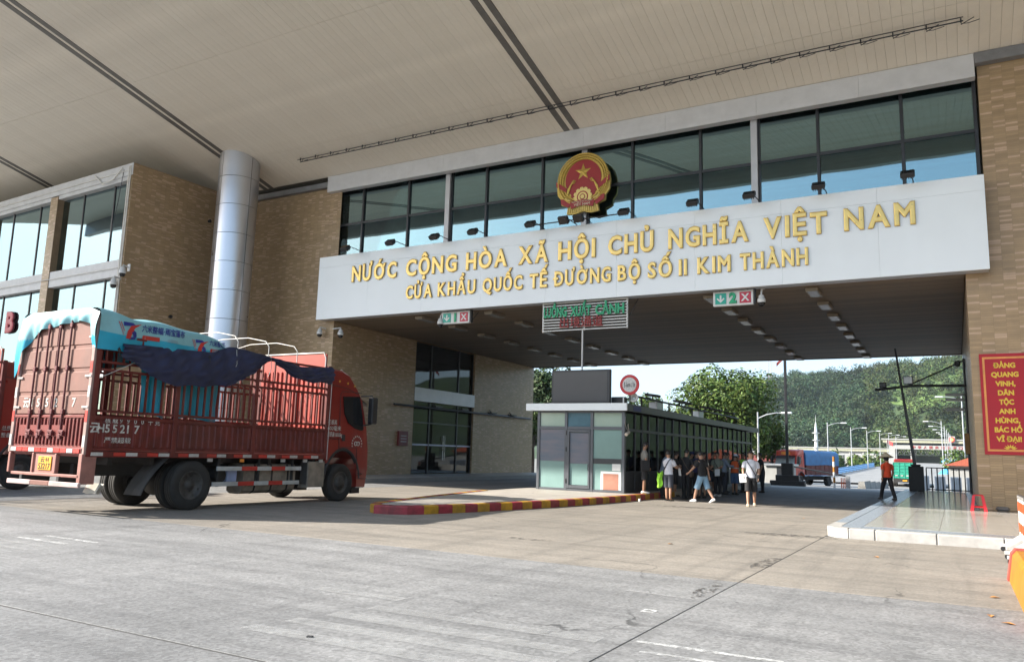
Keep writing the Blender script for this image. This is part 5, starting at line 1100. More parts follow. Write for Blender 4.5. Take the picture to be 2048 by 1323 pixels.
def person(label, loc, rz, H=1.70, shirt='black', pants='black', shorts=True, long_sleeve=False, skin=0, shoes='w', lean=0.0, legs=((0,0),(0,0)), arms=((5,10,12),(5,10,12)), head=(0,0), hair=True, cap=None, hat=None, vest=None, group=None, hem=.44, detail=True):
    t = thing('person', label, 'person', loc, rz, group)
    k = H/1.70; S = m_skin[skin]; X = Vector((1,0,0)); Y = Vector((0,1,0)); Z = Vector((0,0,1))
    la = rad(lean); up = Vector((0, math.sin(la), math.cos(la))); fwd = Vector((0, math.cos(la), -math.sin(la)))
    knees = []; ank = []; drop = []
    for s, (th, kn) in zip((-1,1), legs):
        hp = Vector((s*.095, 0, .90)); a = rad(th); kk = hp+Vector((s*.01, math.sin(a), -math.cos(a)))*.43; b = rad(th-kn); an = kk+Vector((0, math.sin(b), -math.cos(b)))*.40
        knees.append(kk); ank.append(an); drop.append(an.z)
    dz = .085-min(drop); O = Vector((0,0,dz)); hips = [Vector((s*.095,0,.90))+O for s in (-1,1)]; knees = [q+O for q in knees]; ank = [q+O for q in ank]
    pel = Vector((0,0,.96))+O; sp = pel+up*.18; ch = pel+up*.36; nk = pel+up*.52; hd = rad(head[0]); hy = rad(head[1])
    hf = Vector((math.sin(hy), math.cos(hy)*math.cos(hd), math.sin(hd))).normalized(); hu = (Vector((0,0,1))*.8+up*.2); hu = (hu-hf*hu.dot(hf)).normalized()
    h0 = nk+up*.06+hf*.005; hc = h0+hu*.10+hf*.015; ht = hc+hu*.06
    V = [pel, sp, ch, nk, h0, hc, ht]; E = [(0,1),(1,2),(2,3),(3,4),(4,5),(5,6)]; R = [.092,.088,.092,.055,.062,.088,.07]
    wr = []; sh_ = []; el_ = []
    for i, s in enumerate((-1,1)):
        o = len(V); V += [hips[i], knees[i], knees[i].lerp(ank[i],.35), ank[i], ank[i]+Vector((0,.10,-.03))]; E += [(0,o),(o,o+1),(o+1,o+2),(o+2,o+3),(o+3,o+4)]; R += [.078,.056,.058,.038,.035]
    for i, (s, (pt, ab, eb)) in enumerate(zip((-1,1), arms)):
        shd = ch+up*.085+X*(s*.175); a, b = rad(pt), rad(ab); d = Vector((s*math.sin(b), math.sin(a)*math.cos(b), -math.cos(a)*math.cos(b))); el = shd+d*.28
        a2 = rad(pt+eb); inn = -s*.35*min(1, eb/80); d2 = Vector((s*math.sin(b)*.4+inn, math.sin(a2), -math.cos(a2))).normalized(); w = el+d2*.245
        o = len(V); V += [shd, el, el.lerp(w,.3), w]; E += [(2,o),(o,o+1),(o+1,o+2),(o+2,o+3)]; R += [.055,.043,.042,.028]; wr.append((w, d2, s)); sh_.append((shd, d)); el_.append((el, d2))
    v, f = skin_mesh([p*k for p in V], E, [r*k for r in R])
    mb = MB(); mb.add(v, f, 0, True)
    for w, d, s in wr:      # hands: palm, four curled fingers, thumb
        sd = X*s; nrm = d.cross(sd); nrm = nrm.normalized() if nrm.length > .01 else Y; sd = nrm.cross(d).normalized()
        ring_loft(mb, [((w+d*q)*k, a*k, b*k, nrm*.6+sd*.0 if False else Y, X*1.0) for q, a, b in ((-.01,.03,.024),(.035,.042,.02),(.085,.040,.018))], 8)
        curl = -X*s*.6
        for j in range(4):
            base = w+d*.08+Y*(-.03+.02*j); L = (.06,.072,.068,.052)[j]; mb.tube([base*k, (base+d*L*.5+curl*.006)*k, (base+d*L*.85+curl*.025)*k], [.0095*k,.009*k,.006*k], 5)
        b0 = w+d*.03+Y*.035; mb.tube([b0*k, (b0+d*.03+Y*.022)*k, (b0+d*.06+Y*.024)*k], [.012*k,.010*k,.007*k], 5)
    hx = hf.cross(hu).normalized()
    if detail:
        nb = hc+hf*.085; mb.add([(nb+hu*.02)*k, (nb-hu*.025+hf*.022)*k, (nb-hu*.03+hx*.016)*k, (nb-hu*.03-hx*.016)*k], [(0,2,1),(0,1,3),(1,2,3)], 0, True)
        for s in (-1,1): mb.sphere((hc-hf*.005+hx*(s*.088)-hu*.005)*k, (.012*k,.02*k,.03*k), 6, 5)
    body = mb.build('body', S, t, world=False)
    if detail:
        for s in (-1,1): MB().sphere((hc+hf*.082+hx*(s*.033)+hu*.012)*k, (.013*k,.008*k,.007*k), 6, 4).build('eye', m_eye, t, world=False)
        MB().sphere((hc+hf*.080-hu*.055)*k, (.022*k,.008*k,.006*k), 6, 4).build('mouth', mat('lips', (.22,.08,.06), .5), t, world=False)
    # hair
    if hair and not hat:
        hm = MB(); nu, nv = 16, 12; P = []; F = []
        for j in range(nv+1):
            th = math.pi*j/nv
            for i in range(nu):
                ph = 2*math.pi*i/nu; q = Vector((math.sin(th)*math.cos(ph), math.sin(th)*math.sin(ph), -math.cos(th))); rr = .104+.006*math.sin(9*ph+4*th)
                P.append((hc+hu*.018-hf*.008+hx*q.x*rr*.93+hf*q.y*rr+hu*q.z*rr*1.06)*k)
        for j in range(nv):
            for i in range(nu):
                th = math.pi*(j+.5)/nv; ph = 2*math.pi*(i+.5)/nu; zz = -math.cos(th); yy = math.sin(th)*math.sin(ph)
                if zz > (.30 if yy > .5 else (-.15 if yy > -.1 else -.6)): F.append((j*nu+i, j*nu+(i+1) % nu, (j+1)*nu+(i+1) % nu, (j+1)*nu+i))
        hm.add(P, F, 0, True); hm.build('hair', m_hair, t, world=False)
    if cap:
        cm = MB().lathe([(.112*k,0),(.112*k,.05*k),(.09*k,.095*k),(.04*k,.115*k),(0,.118*k)], 16); cm.bbox(-.075*k,.075*k,.08*k,.19*k,0,.012*k,.004); cm.xf(Matrix(((hx.x,hf.x,hu.x,0),(hx.y,hf.y,hu.y,0),(hx.z,hf.z,hu.z,0),(0,0,0,1)))); cm.xf(Matrix.Translation((hc+hu*.03)*k)); cm.build('cap', CL[cap], t, world=False)
    if hat:
        cm = MB().lathe([(.28*k,-.035*k),(.15*k,.06*k),(.05*k,.145*k),(0.0,.165*k),(.05*k,.135*k),(.15*k,.05*k),(.277*k,-.042*k)], 28); cm.xf(Matrix.Translation((hc+hu*.065)*k) @ Matrix.Rotation(rad(-6),4,'X')); cm.build('conical_hat', CL[hat], t, world=False)
        MB().sphere((hc-hf*.02)*k, (.1*k,.1*k,.12*k), 12, 8).build('head_scarf', CL['dark'], t, world=False)
    # shirt
    sm = MB(); sf = fwd
    rings = [((pel-up*.06)*k, .175*k, .125*k, X, sf), ((pel+up*.02)*k, .168*k, .122*k, X, sf), ((sp)*k, .158*k, .115*k, X, sf), ((ch-up*.04)*k, .178*k, .125*k, X, sf), ((ch+up*.04)*k, .188*k, .118*k, X, sf), ((ch+up*.105)*k, .165*k, .09*k, X, sf), ((ch+up*.145)*k, .085*k, .07*k, X, sf), ((ch+up*.16)*k, .062*k, .062*k, X, sf)]
    ring_loft(sm, rings, 20)
    for i, s in enumerate((-1,1)):
        a, d = sh_[i]; e, d2 = el_[i]; w = wr[i][0]; nx = d.orthogonal().normalized(); ny = d.cross(nx)
        ring_loft(sm, [((a-X*(s*.04))*k, .075*k, .075*k, nx, ny), ((a+d*.06)*k, .077*k, .077*k, nx, ny), ((a+d*.15)*k, .07*k, .07*k, nx, ny), ((a+d*(.21 if not long_sleeve else .28))*k, .069*k, .069*k, nx, ny)], 12)
        if long_sleeve: n2 = d2.orthogonal().normalized(); ring_loft(sm, [(e*k, .06*k, .06*k, n2, d2.cross(n2)), ((e+d2*.12)*k, .052*k, .052*k, n2, d2.cross(n2)), ((e+d2*.235)*k, .042*k, .042*k, n2, d2.cross(n2))], 12)
    sm.build('shirt', CL[shirt], t, world=False)
    if vest:
        vm = MB(); ring_loft(vm, [((pel-up*.02)*k, .185*k, .135*k, X, sf), (sp*k, .172*k, .13*k, X, sf), ((ch-up*.02)*k, .19*k, .138*k, X, sf), ((ch+up*.08)*k, .178*k, .12*k, X, sf), ((ch+up*.125)*k, .13*k, .09*k, X, sf)], 20); vm.build('vest', CL[vest], t, world=False)
        for q in (-.02, .12): 
            bm_ = MB(); ring_loft(bm_, [((sp+up*q)*k, .178*k, .1345*k, X, sf), ((sp+up*(q+.04))*k, .181*k, .136*k, X, sf)], 20, caps=(False, False)); bm_.build('reflective_band', m_refw, t, world=False)
    # trousers
    pm_ = MB(); ring_loft(pm_, [((pel+up*.04)*k, .158*k, .113*k, X, Y), ((pel-Z*.03)*k, .168*k, .12*k, X, Y), ((pel-Z*.10)*k, .172*k, .118*k, X, Y), ((pel-Z*.155)*k, .13*k, .09*k, X, Y)], 20)
    for i, s in enumerate((-1,1)):
        h, kn, an = hips[i]+Vector((s*.0,0,.0)), knees[i], ank[i]; d = (kn-h).normalized(); nx = (X-d*X.dot(d)).normalized(); ny = d.cross(nx)
        if shorts: ring_loft(pm_, [((h+Z*.01)*k, .095*k, .115*k, nx, ny), ((h+d*.12)*k, .098*k, .112*k, nx, ny), ((h+d*.28)*k, .097*k, .105*k, nx, ny), ((h+d*hem)*k, .098*k, .102*k, nx, ny)], 14)
        else:
            d2 = (an-kn).normalized(); ring_loft(pm_, [((h+Z*.01)*k, .095*k, .112*k, nx, ny), ((h+d*.2)*k, .09*k, .1*k, nx, ny), (kn*k, .075*k, .08*k, nx, ny), ((kn+d2*.2)*k, .068*k, .07*k, nx, ny), ((an-d2*.01)*k, .066*k, .066*k, nx, ny)], 14)
    pm_.build('trousers', CL[pants], t, world=False)
    for i in range(2):
        a = ank[i]; z0 = a.z-.085; m = {'w': m_shoe_w, 'b': m_shoe_b, 'c': m_shoe_c, 's': m_shoe_b}[shoes]; fm = MB(); 
        if shoes == 's': fm.bbox(-.045*k,.045*k,-.07*k,.18*k,0,.02*k,.008); fm.tube([(-.04*k,.08*k,.015*k),(0,.09*k,.06*k),(.04*k,.08*k,.015*k)], .012*k, 5)
        else: ring_loft(fm, [(Vector((0,-.085,.045))*k, .02*k, .03*k, X, Z), (Vector((0,-.06,.05))*k, .042*k, .05*k, X, Z), (Vector((0,0,.058))*k, .046*k, .058*k, X, Z), (Vector((0,.07,.045))*k, .05*k, .045*k, X, Z), (Vector((0,.14,.034))*k, .052*k, .034*k, X, Z), (Vector((0,.185,.028))*k, .03*k, .024*k, X, Z)], 12)
        tilt = -.45 if (a.z > min(ank[0].z, ank[1].z)+.03) else 0
        fm.xf(Matrix.Translation(Vector((a.x, a.y, z0))*k) @ Matrix.Rotation(tilt, 4, 'X')); fm.build('shoe', m, t, world=False)
    return t, dict(wr=[(w*k, d) for w, d, s in wr], ch=ch*k, pel=pel*k)
def paper(loc, rz, lab, s=(.21,.28)):
    o = MB().box(-s[0]/2,s[0]/2,-.004,.004,-s[1]/2,s[1]/2).build('paper', m_wht); o.location = loc; o.rotation_euler = (rad(12),rad(6),rz); tag(o, lab, 'paper')
def wp(t, v):
    return tuple(Matrix.Translation(t.location) @ Matrix.Rotation(t.rotation_euler.z, 4, 'Z') @ Vector(v))
def strap_bag(t, info, lab, side=1, m=None, pouch=True, sz=(.26,.09,.2)):
    """shoulder bag on a strap across the chest, a thing of its own"""
    b = thing('shoulder_bag', lab, 'bag', t.location, t.rotation_euler.z)
    c, p = info['ch'], info['pel']; s = side; pts = [(-s*.13,0,c.z+.15),(-s*.09,.115,c.z+.06),(s*.02,.142,c.z-.12),(s*.15,.115,p.z+.02),(s*.2,.02,p.z-.03),(s*.13,-.11,p.z+.08),(-s*.02,-.14,c.z-.05),(-s*.11,-.1,c.z+.1),(-s*.13,0,c.z+.15)]
    MB().tube(pts, .014, 6).build('strap', m or CL['black'], b, world=False)
    if pouch: MB().bbox(s*.22-sz[1]/2, s*.22+sz[1]/2, -sz[0]/2, sz[0]/2, p.z-.2, p.z-.2+sz[2], .03).build('pouch', m or CL['black'], b, world=False)
WALK = ((28,8),(-16,22)); STAND = ((2,2),(-2,2))
G = 'drivers waiting beside the booth'
p, i_ = person('man in white T-shirt and black shorts walking with a sheet of paper', (-5.87,26.5,0), rad(180+12), 1.73, 'white', 'black', legs=((-6,16),(14,4)), arms=((-8,14,35),(10,14,38)), skin=0, shoes='c', head=(-4,8))
strap_bag(p, i_, 'black shoulder bag carried by the man in the white T-shirt', -1, sz=(.3,.12,.24)); w, d = i_['wr'][1]; paper(wp(p, w+d*.1+Vector((.03,.02,-.02))), rad(190), 'white sheet of paper in the hand of the walking man')
p, i_ = person('man in grey T-shirt and black shorts standing on the island kerb', (-9.72,27.1,.19), rad(-62), 1.74, 'grey', 'black', legs=STAND, arms=((8,8,20),(4,10,15)), skin=1, shoes='w', head=(-12,0), group=G)
strap_bag(p, i_, 'black bag held by the man in grey on the kerb', 1, sz=(.32,.14,.38))
p, i_ = person('man in white T-shirt and slate shorts standing with his back turned', (-8.78,26.95,0), rad(-20), 1.66, 'white', 'slate', legs=STAND, arms=((20,8,55),(25,10,60)), skin=1, shoes='s', head=(-6,-55), group=G)
strap_bag(p, i_, 'black strap bag of the man in white and slate', -1, pouch=False); paper(wp(p, (.24,.30,1.0)), rad(-40), 'white sheet held by the man in slate shorts', (.15,.26))
nv = MB().surf(lambda u, v: (-.1+.2*u+.02*math.sin(9*v), .05*math.sin(7*u+3*v), -.5*v-.06*math.sin(4*u)), 8, 10).surf(lambda u, v: (.1-.2*u+.02*math.sin(9*v), .012+.05*math.sin(7*(1-u)+3*v), -.5*v-.06*math.sin(4*(1-u))), 8, 10).build('safety_vest', CL['neon']); nv.location = (-9.12,26.98,.98); tag(nv, 'neon green safety vest hanging from the hand of the man in white', 'vest')
p, i_ = person('man in pale blue shirt leaning toward the booth window', (-9.5,28.5,0), rad(-75), 1.72, 'bluegrey', 'dark', shorts=False, lean=14, legs=STAND, arms=((35,6,50),(30,6,55)), skin=1, shoes='b', head=(-10,0), group=G)
p, i_ = person('man in black T-shirt and pale denim shorts striding past the queue', (-7.66,27.2,0), rad(72), 1.71, 'black', 'denim', legs=((22,6),(-20,14)), arms=((38,8,12),(-22,8,10)), lean=5, skin=0, shoes='w', head=(-14,8), group=G)
strap_bag(p, i_, 'black belt bag with white buckle on the striding man', 1, sz=(.16,.06,.1))
p, i_ = person('man in black T-shirt and trousers with a tan strap across his back', (-8.75,28.9,0), rad(-8), 1.74, 'black', 'black', shorts=False, legs=STAND, arms=((15,22,70),(10,18,75)), skin=0, shoes='b', head=(-15,20), group=G); strap_bag(p, i_, 'tan strapped bag on the back of the man in black', 1, CL['brown'])
p, i_ = person('man in dark brown shirt and dark shorts bending forward in the queue', (-8.5,30.1,0), rad(40), 1.68, 'brown', 'dark', legs=STAND, lean=16, arms=((30,8,40),(30,8,40)), skin=1, shoes='b', head=(-10,0), group=G)
p, i_ = person('man in olive T-shirt with a strap facing the road', (-8.45,32.2,0), rad(172), 1.70, 'olive', 'black', shorts=False, legs=STAND, arms=((14,6,70),(18,6,60)), skin=1, shoes='w', head=(-6,0), group=G); strap_bag(p, i_, 'dark crossbody bag of the man in olive', -1)
paper(wp(p, (-.12,.32,.95)), rad(170), 'white sheet held by the man in the olive T-shirt')
p, i_ = person('man in pale blue long sleeved shirt reading beside the olive shirt', (-8.75,34.4,0), rad(-60), 1.72, 'bluegrey', 'slate', shorts=False, long_sleeve=True, legs=STAND, arms=((30,6,65),(30,6,60)), skin=1, shoes='b', head=(-20,0), group=G)
p, i_ = person('person in orange safety vest, pale cap and blue shorts seen from behind', (-8.35,34.6,0), rad(-15), 1.64, 'brown', 'jean', legs=STAND, hem=.42, arms=((25,14,60),(25,14,60)), vest='orange', skin=1, shoes='b', cap='white', lean=6, head=(-15,0), group=G)
p, i_ = person('man in neon green vest standing behind the orange vest', (-8.6,37.3,0), rad(150), 1.74, 'grey', 'dark', shorts=False, legs=STAND, vest='neon', skin=1, shoes='b', group=G)
p, i_ = person('man in dark shirt at the far end of the queue by the road', (-7.95,38.2,0), rad(120), 1.76, 'dark', 'dark', shorts=False, legs=STAND, lean=8, skin=1, shoes='b', group=G)
bk = [(-9.62,30.3,'black','black',-70,'man in black by the dark lower panels'),(-9.5,31.8,'navy','dark',-85,'man in navy shirt and cap at the middle window'),(-9.55,33.6,'grey','dark',-60,'man in grey shirt close to the booth glass'),(-9.6,35.6,'dark','slate',-100,'man in charcoal shirt at the far windows'),(-9.2,36.4,'olive','dark',-50,'man in olive shirt near the green vest'),(-9.4,39.0,'black','black',-80,'man in black alone by the last windows'),(-8.9,40.6,'brown','dark',160,'man in brown shirt past the last windows'),(-9.0,31.2,'navy','black',20,'man in navy shirt behind the tan strap')]
for j, (x, y, s_, p_, a, l) in enumerate(bk): person(l, (x, y, 0), rad(a), 1.66+.02*(j % 5), s_, p_, shorts=bool(j % 3 == 0), legs=STAND, lean=4+4*(j % 3), arms=((20+8*(j % 3),8,45),(15,9,50)), skin=j % 2+0, shoes='b', head=(-10,15*(j % 3-1)), cap='navy' if j == 1 else None, group=G)
person('person in dark clothes half hidden behind the far booth edge', (-15.0,30.5,0), rad(-60), 1.68, 'dark', 'dark', shorts=False, legs=STAND, lean=14, arms=((30,6,40),(30,6,40)), skin=1, shoes='b', group=G)
p, i_ = person('woman in conical straw hat, orange top and black trousers walking on the pavement', (-2.25,32.3,.19), rad(38), 1.60, 'orangered', 'black', shorts=False, legs=((24,6),(-16,10)), arms=((-6,8,14),(-8,10,20)), skin=1, shoes='b', hair=False, hat='straw', head=(-8,0))
b_ = MB()
# ================================================================ barriers and small things on the pavement
t = thing('plastic_stool', 'red plastic stool standing on the tiles by the pillar', 'stool', (.50, 27.45, .192))
m_rp = mat('red_plastic', (.62,.015,.02), .3, var=.05)
MB().bbox(-.13,.13,-.13,.13,.44,.475,.012).build('seat', m_rp, t, world=False)
for sx in (-1,1):
    for sy in (-1,1): MB().add([(sx*(.175-.0)+dx,sy*.175+dy,0) for dx,dy in ((-.045,-.045),(.045,-.045),(.045,.045),(-.045,.045))]+[(sx*.11+dx,sy*.11+dy,.445) for dx,dy in ((-.035,-.035),(.035,-.035),(.035,.035),(-.035,.035))], [(0,3,2,1),(4,5,6,7),(0,1,5,4),(1,2,6,5),(2,3,7,6),(3,0,4,7)]).build('leg', m_rp, t, world=False)
for a, b in (((-.16,-.16),(.16,-.16)),((-.16,.16),(.16,.16)),((-.16,-.16),(-.16,.16)),((.16,-.16),(.16,.16))): MB().tube([(a[0],a[1],.12),(b[0],b[1],.12)], .024, 6).build('stretcher', m_rp, t, world=False)
ch = MB().bbox(-.18,.18,-.08,.1,0,.13,.05); ch.xf(Matrix.Rotation(.1,4,'Z')); o_ = ch.build('stone_chunk', mat('grey_stone', (.2,.185,.17), .85, var=.25, bump=.02, bscale=12)); o_.location = (1.13,28.1,.19); tag(o_, 'grey broken stone lying at the foot of the pillar', 'stone')
# folding road barriers: white with red stripes on castor feet
m_bw = mat('barrier_white', (.52,.51,.49), .45, var=.05); m_br = mat('barrier_orange_red', (.62,.10,.03), .45); m_chn = mat('chain', (.09,.08,.075), .6, .5)
def barrier(y0, y1, lab):
    t = thing('road_barrier', lab, 'barrier', (.95, (y0+y1)/2, 0), group='white barriers beside the yellow block'); L = (y1-y0)/2
    MB().bbox(-.03,.03,-L,L,.93,1.0,.012).build('top_rail', m_bw, t, world=False)
    n = 5
    for k in range(n):
        y = lerp(-L+.04, L-.04, k/(n-1)); MB().bbox(-.025,.025,y-.045,y+.045,.28,.93,.008).build('slat', m_bw, t, world=False)
        for z in (.35,.72): MB().box(-.029,.029,y-.046,y+.046,z,z+.16).build('stripe', m_br, t, world=False)
    MB().bbox(-.03,.03,-L,L,.24,.28,.01).build('bottom_rail', m_bw, t, world=False)
    for k in range(8): MB().box(-.032,.032,lerp(-L,L,k/8),lerp(-L,L,k/8+.05),.94,1.004).build('stripe', m_chn, t, world=False)
    for y in (-L+.12, L-.12):
        MB().prism([(-.34,.08),(-.34,.13),(-.26,.13),(-.03,.3),(.03,.3),(.26,.13),(.34,.13),(.34,.08),(.2,.08),(0,.22),(-.2,.08)], 'y', y-.03, y+.03).build('foot', m_bw, t, world=False)
        for s in (-1,1): MB().cyl((s*.3,y-.018,.04),(s*.3,y+.018,.04),.04,n=12).build('castor', m_black, t, world=False)
barrier(15.45, 17.15, 'white barrier with red stripes set against the pavement kerb'); barrier(13.0, 14.9, 'white barrier with red stripes next to the yellow block')
cm_ = MB()
for k in range(9): cm_.tube([(.95+.03*math.sin(k), 15.0+.04*k, .30-.03*abs(4-k)*0-.16*math.sin(k*.4)), (.95+.03*math.sin(k+1), 15.05+.04*k, .28-.16*math.sin(k*.4+.2))], .014, 5)
o_ = cm_.build('chain', m_chn); tag(o_, 'dark chain linking the two white road barriers', 'chain')
t = thing('concrete_block', 'yellow painted concrete block with red edges at the roadside', 'block', (.85, 11.0, 0)); 
m_ob = mat('yellow_block', (.38,.155,.01), .6, var=.15, dirt=.35, scale=4); m_obr = mat('red_block_edge', (.40,.07,.05), .6, var=.2, dirt=.3)
MB().prism([(-.32,0),(-.27,.34),(-.22,.40),(.22,.40),(.27,.34),(.32,0)], 'y', -1.5, 1.6).build('body', m_ob, t, world=False)
MB().prism([(-.34,0),(-.285,.35),(-.23,.415),(.23,.415),(.285,.35),(.34,0)], 'y', 1.605, 1.85).build('painted_end', m_obr, t, world=False); MB().prism([(-.34,0),(-.285,.35),(-.23,.415),(.23,.415),(.285,.35),(.34,0)], 'y', -2.3, -1.505).build('painted_end', m_obr, t, world=False)
m_leaf = mat('fallen_leaf', (.42,.20,.06), .7)
for k, (x, y) in enumerate(((.22,9.55),(.36,9.2),(-4.4,13.6),(-1.2,14.2),(.30,10.9),(-3.6,22.3))):
    o_ = MB().add([(0,-.06,.006),(.035,0,.018),(0,.07,.008),(-.035,0,.02)], [(0,1,2),(0,2,3)]).build('fallen_leaf', m_leaf); o_.location = (x, y, 0); o_.rotation_euler = (0,0,k*1.3); tag(o_, 'small dry brown leaf lying on the road surface', 'leaf', 'fallen leaves on the road')
o_ = MB().bbox(-.05,.05,-.03,.03,0,.025,.01).build('pebble', m_black); o_.scale = (.55,.55,.55); o_.location = (-4.52,4.91,0); o_.rotation_euler = (0,0,.4); tag(o_, 'tiny dark pebble on the bare grey slab', 'pebble')
t = thing('crushed_cup', 'crushed white cup lying at the island kerb', 'litter', (-9.35,25.6,0)); MB().lathe([(.03,0),(.04,.09),(.037,.09),(.028,.01)], 10).build('cup', m_wht, t, world=False)
# boom barrier, railing and camera arm at the far end of the pavement
t = thing('boom_barrier', 'black barrier cabinet with its raised boom on the pavement', 'barrier', (-1.8, 44.8, .19))
MB().bbox(-.34,.34,-.2,.2,0,1.22,.02).bbox(-.22,.22,-.15,.15,1.22,1.32,.03).build('cabinet', m_black, t, world=False); MB().add([(-.08,-.05,.9),(.08,-.05,.9),(.08,.05,.9),(-.08,.05,.9),(-.74,-.04,7.2),(-.65,-.04,7.2),(-.65,.04,7.2),(-.74,.04,7.2)], [(0,3,2,1),(4,5,6,7),(0,1,5,4),(1,2,6,5),(2,3,7,6),(3,0,4,7)]).build('boom', m_dark, t, world=False)
t = thing('pavement_railing', 'dark upright bar railing closing the end of the pavement', 'railing', (-.4, 46.2, .19))
MB().bbox(-1.0,1.0,-.025,.025,1.14,1.19,.006).bbox(-1.0,1.0,-.025,.025,.05,.10,.006).build('rail', m_black, t, world=False)
for k in range(9): MB().bbox(-.99+.245*k-.028,-.99+.245*k+.028,-.02,.02,0.0,1.14,.005).build('bar', m_black, t, world=False)
t = thing('camera_arm', 'dark overhead arm with cameras and lamps on the pillar side wall', 'camera arm', (.55, 40.0, 4.9))
MB().tube([(0,0,.1),(-2.2,0,.12),(-3.7,0,-.05)], .06, 8).build('arm', m_dark, t, world=False); MB().tube([(0,0,1.25),(-1.0,0,.75),(-2.3,0,.15)], .035, 6).build('stay', m_dark, t, world=False)
MB().bbox(-2.5,-2.1,-.15,.15,.2,.55,.03).build('camera', m_steel, t, world=False); MB().bbox(-3.5,-3.2,-.12,.12,.05,.3,.03).build('camera', m_dark, t, world=False)
for z in (-.3,-.52,-.95): MB().bbox(-.85,-.15,-.15,.25,z-.05,z+.06,.02).tube([(-.3,0,z),(0,.0,z)], .03, 6).build('lamp', mat('lamp_face', (.32,.34,.34), .3), t, world=False)
MB().bbox(-.42,-.2,-.12,.2,.95,1.2,.05).build('camera', m_dark, t, world=False); MB().bbox(-.2,.0,-.3,.3,-2.9,-2.0,.02).build('cable_box', mat('ochre_box', (.34,.19,.06), .6), t, world=False)
MB().tube([(-.06,0,1.3),(-.06,0,-4.6)], .05, 6).build('conduit', m_dark, t, world=False)
t = thing('boom_barrier', 'dark stepped barrier base with a tall upright boom on the island end', 'barrier', (-10.6, 59.5, -.25))
MB().bbox(-1.2,1.2,-.3,.3,0,.35,.03).bbox(-.8,.8,-.28,.28,.35,.75,.03).bbox(-.4,.4,-.25,.25,.75,1.6,.03).build('cabinet', m_black, t, world=False); MB().bbox(-.1,.1,-.05,.05,1.5,9.3,.02).build('boom', m_dark, t, world=False)
MB().surf(lambda u, v: (-.05-.55*u, .05*math.sin(5*u+2*v), 9.35-.25*v-.55*u), 6, 4).surf(lambda u, v: (-.05-.55*(1-u), .01+.05*math.sin(5*(1-u)+2*v), 9.35-.25*v-.55*(1-u)), 6, 4).build('flag', mat('flag_red', (.16,.012,.01), .7), t, world=False)
t = thing('lowered_boom', 'low dark horizontal boom with a striped post across the far lane', 'barrier', (-8.0, 63.0, -.36))
MB().tube([(-3.4,0,1.55),(1.0,0,.85)], .06, 6).build('boom', m_dark, t, world=False)
pp = MB().bbox(.85,1.15,-.1,.1,0,.9,.01).build('post', m_steel, t, world=False)
for k in range(6): MB().cyl((.1,-.3,.38*k),(.1,-.3,.38*k+.375),.08,n=10).build('striped_post', m_ob if k % 2 else m_wht, t, world=False)
for x in (.6,.72,.84): MB().cyl((x,-.5,0),(x,-.5,.75),.035,n=8).build('marker_post', m_br, t, world=False)
for k in range(5):
    o_ = MB().prism([(-.3,0),(-.2,.6),(.2,.6),(.3,0)], 'y', -2.4, 2.4).build('concrete_barrier', mat('dirty_concrete', (.24,.235,.22), .9, var=.3, scale=2, bump=.02, bscale=8)); o_.location = (-6.4-.02*k, 68.5+4.85*k, gz(68.5+4.85*k)); tag(o_, 'dirty grey concrete road divider block on the far lane', 'road divider', 'concrete dividers on the far lane')


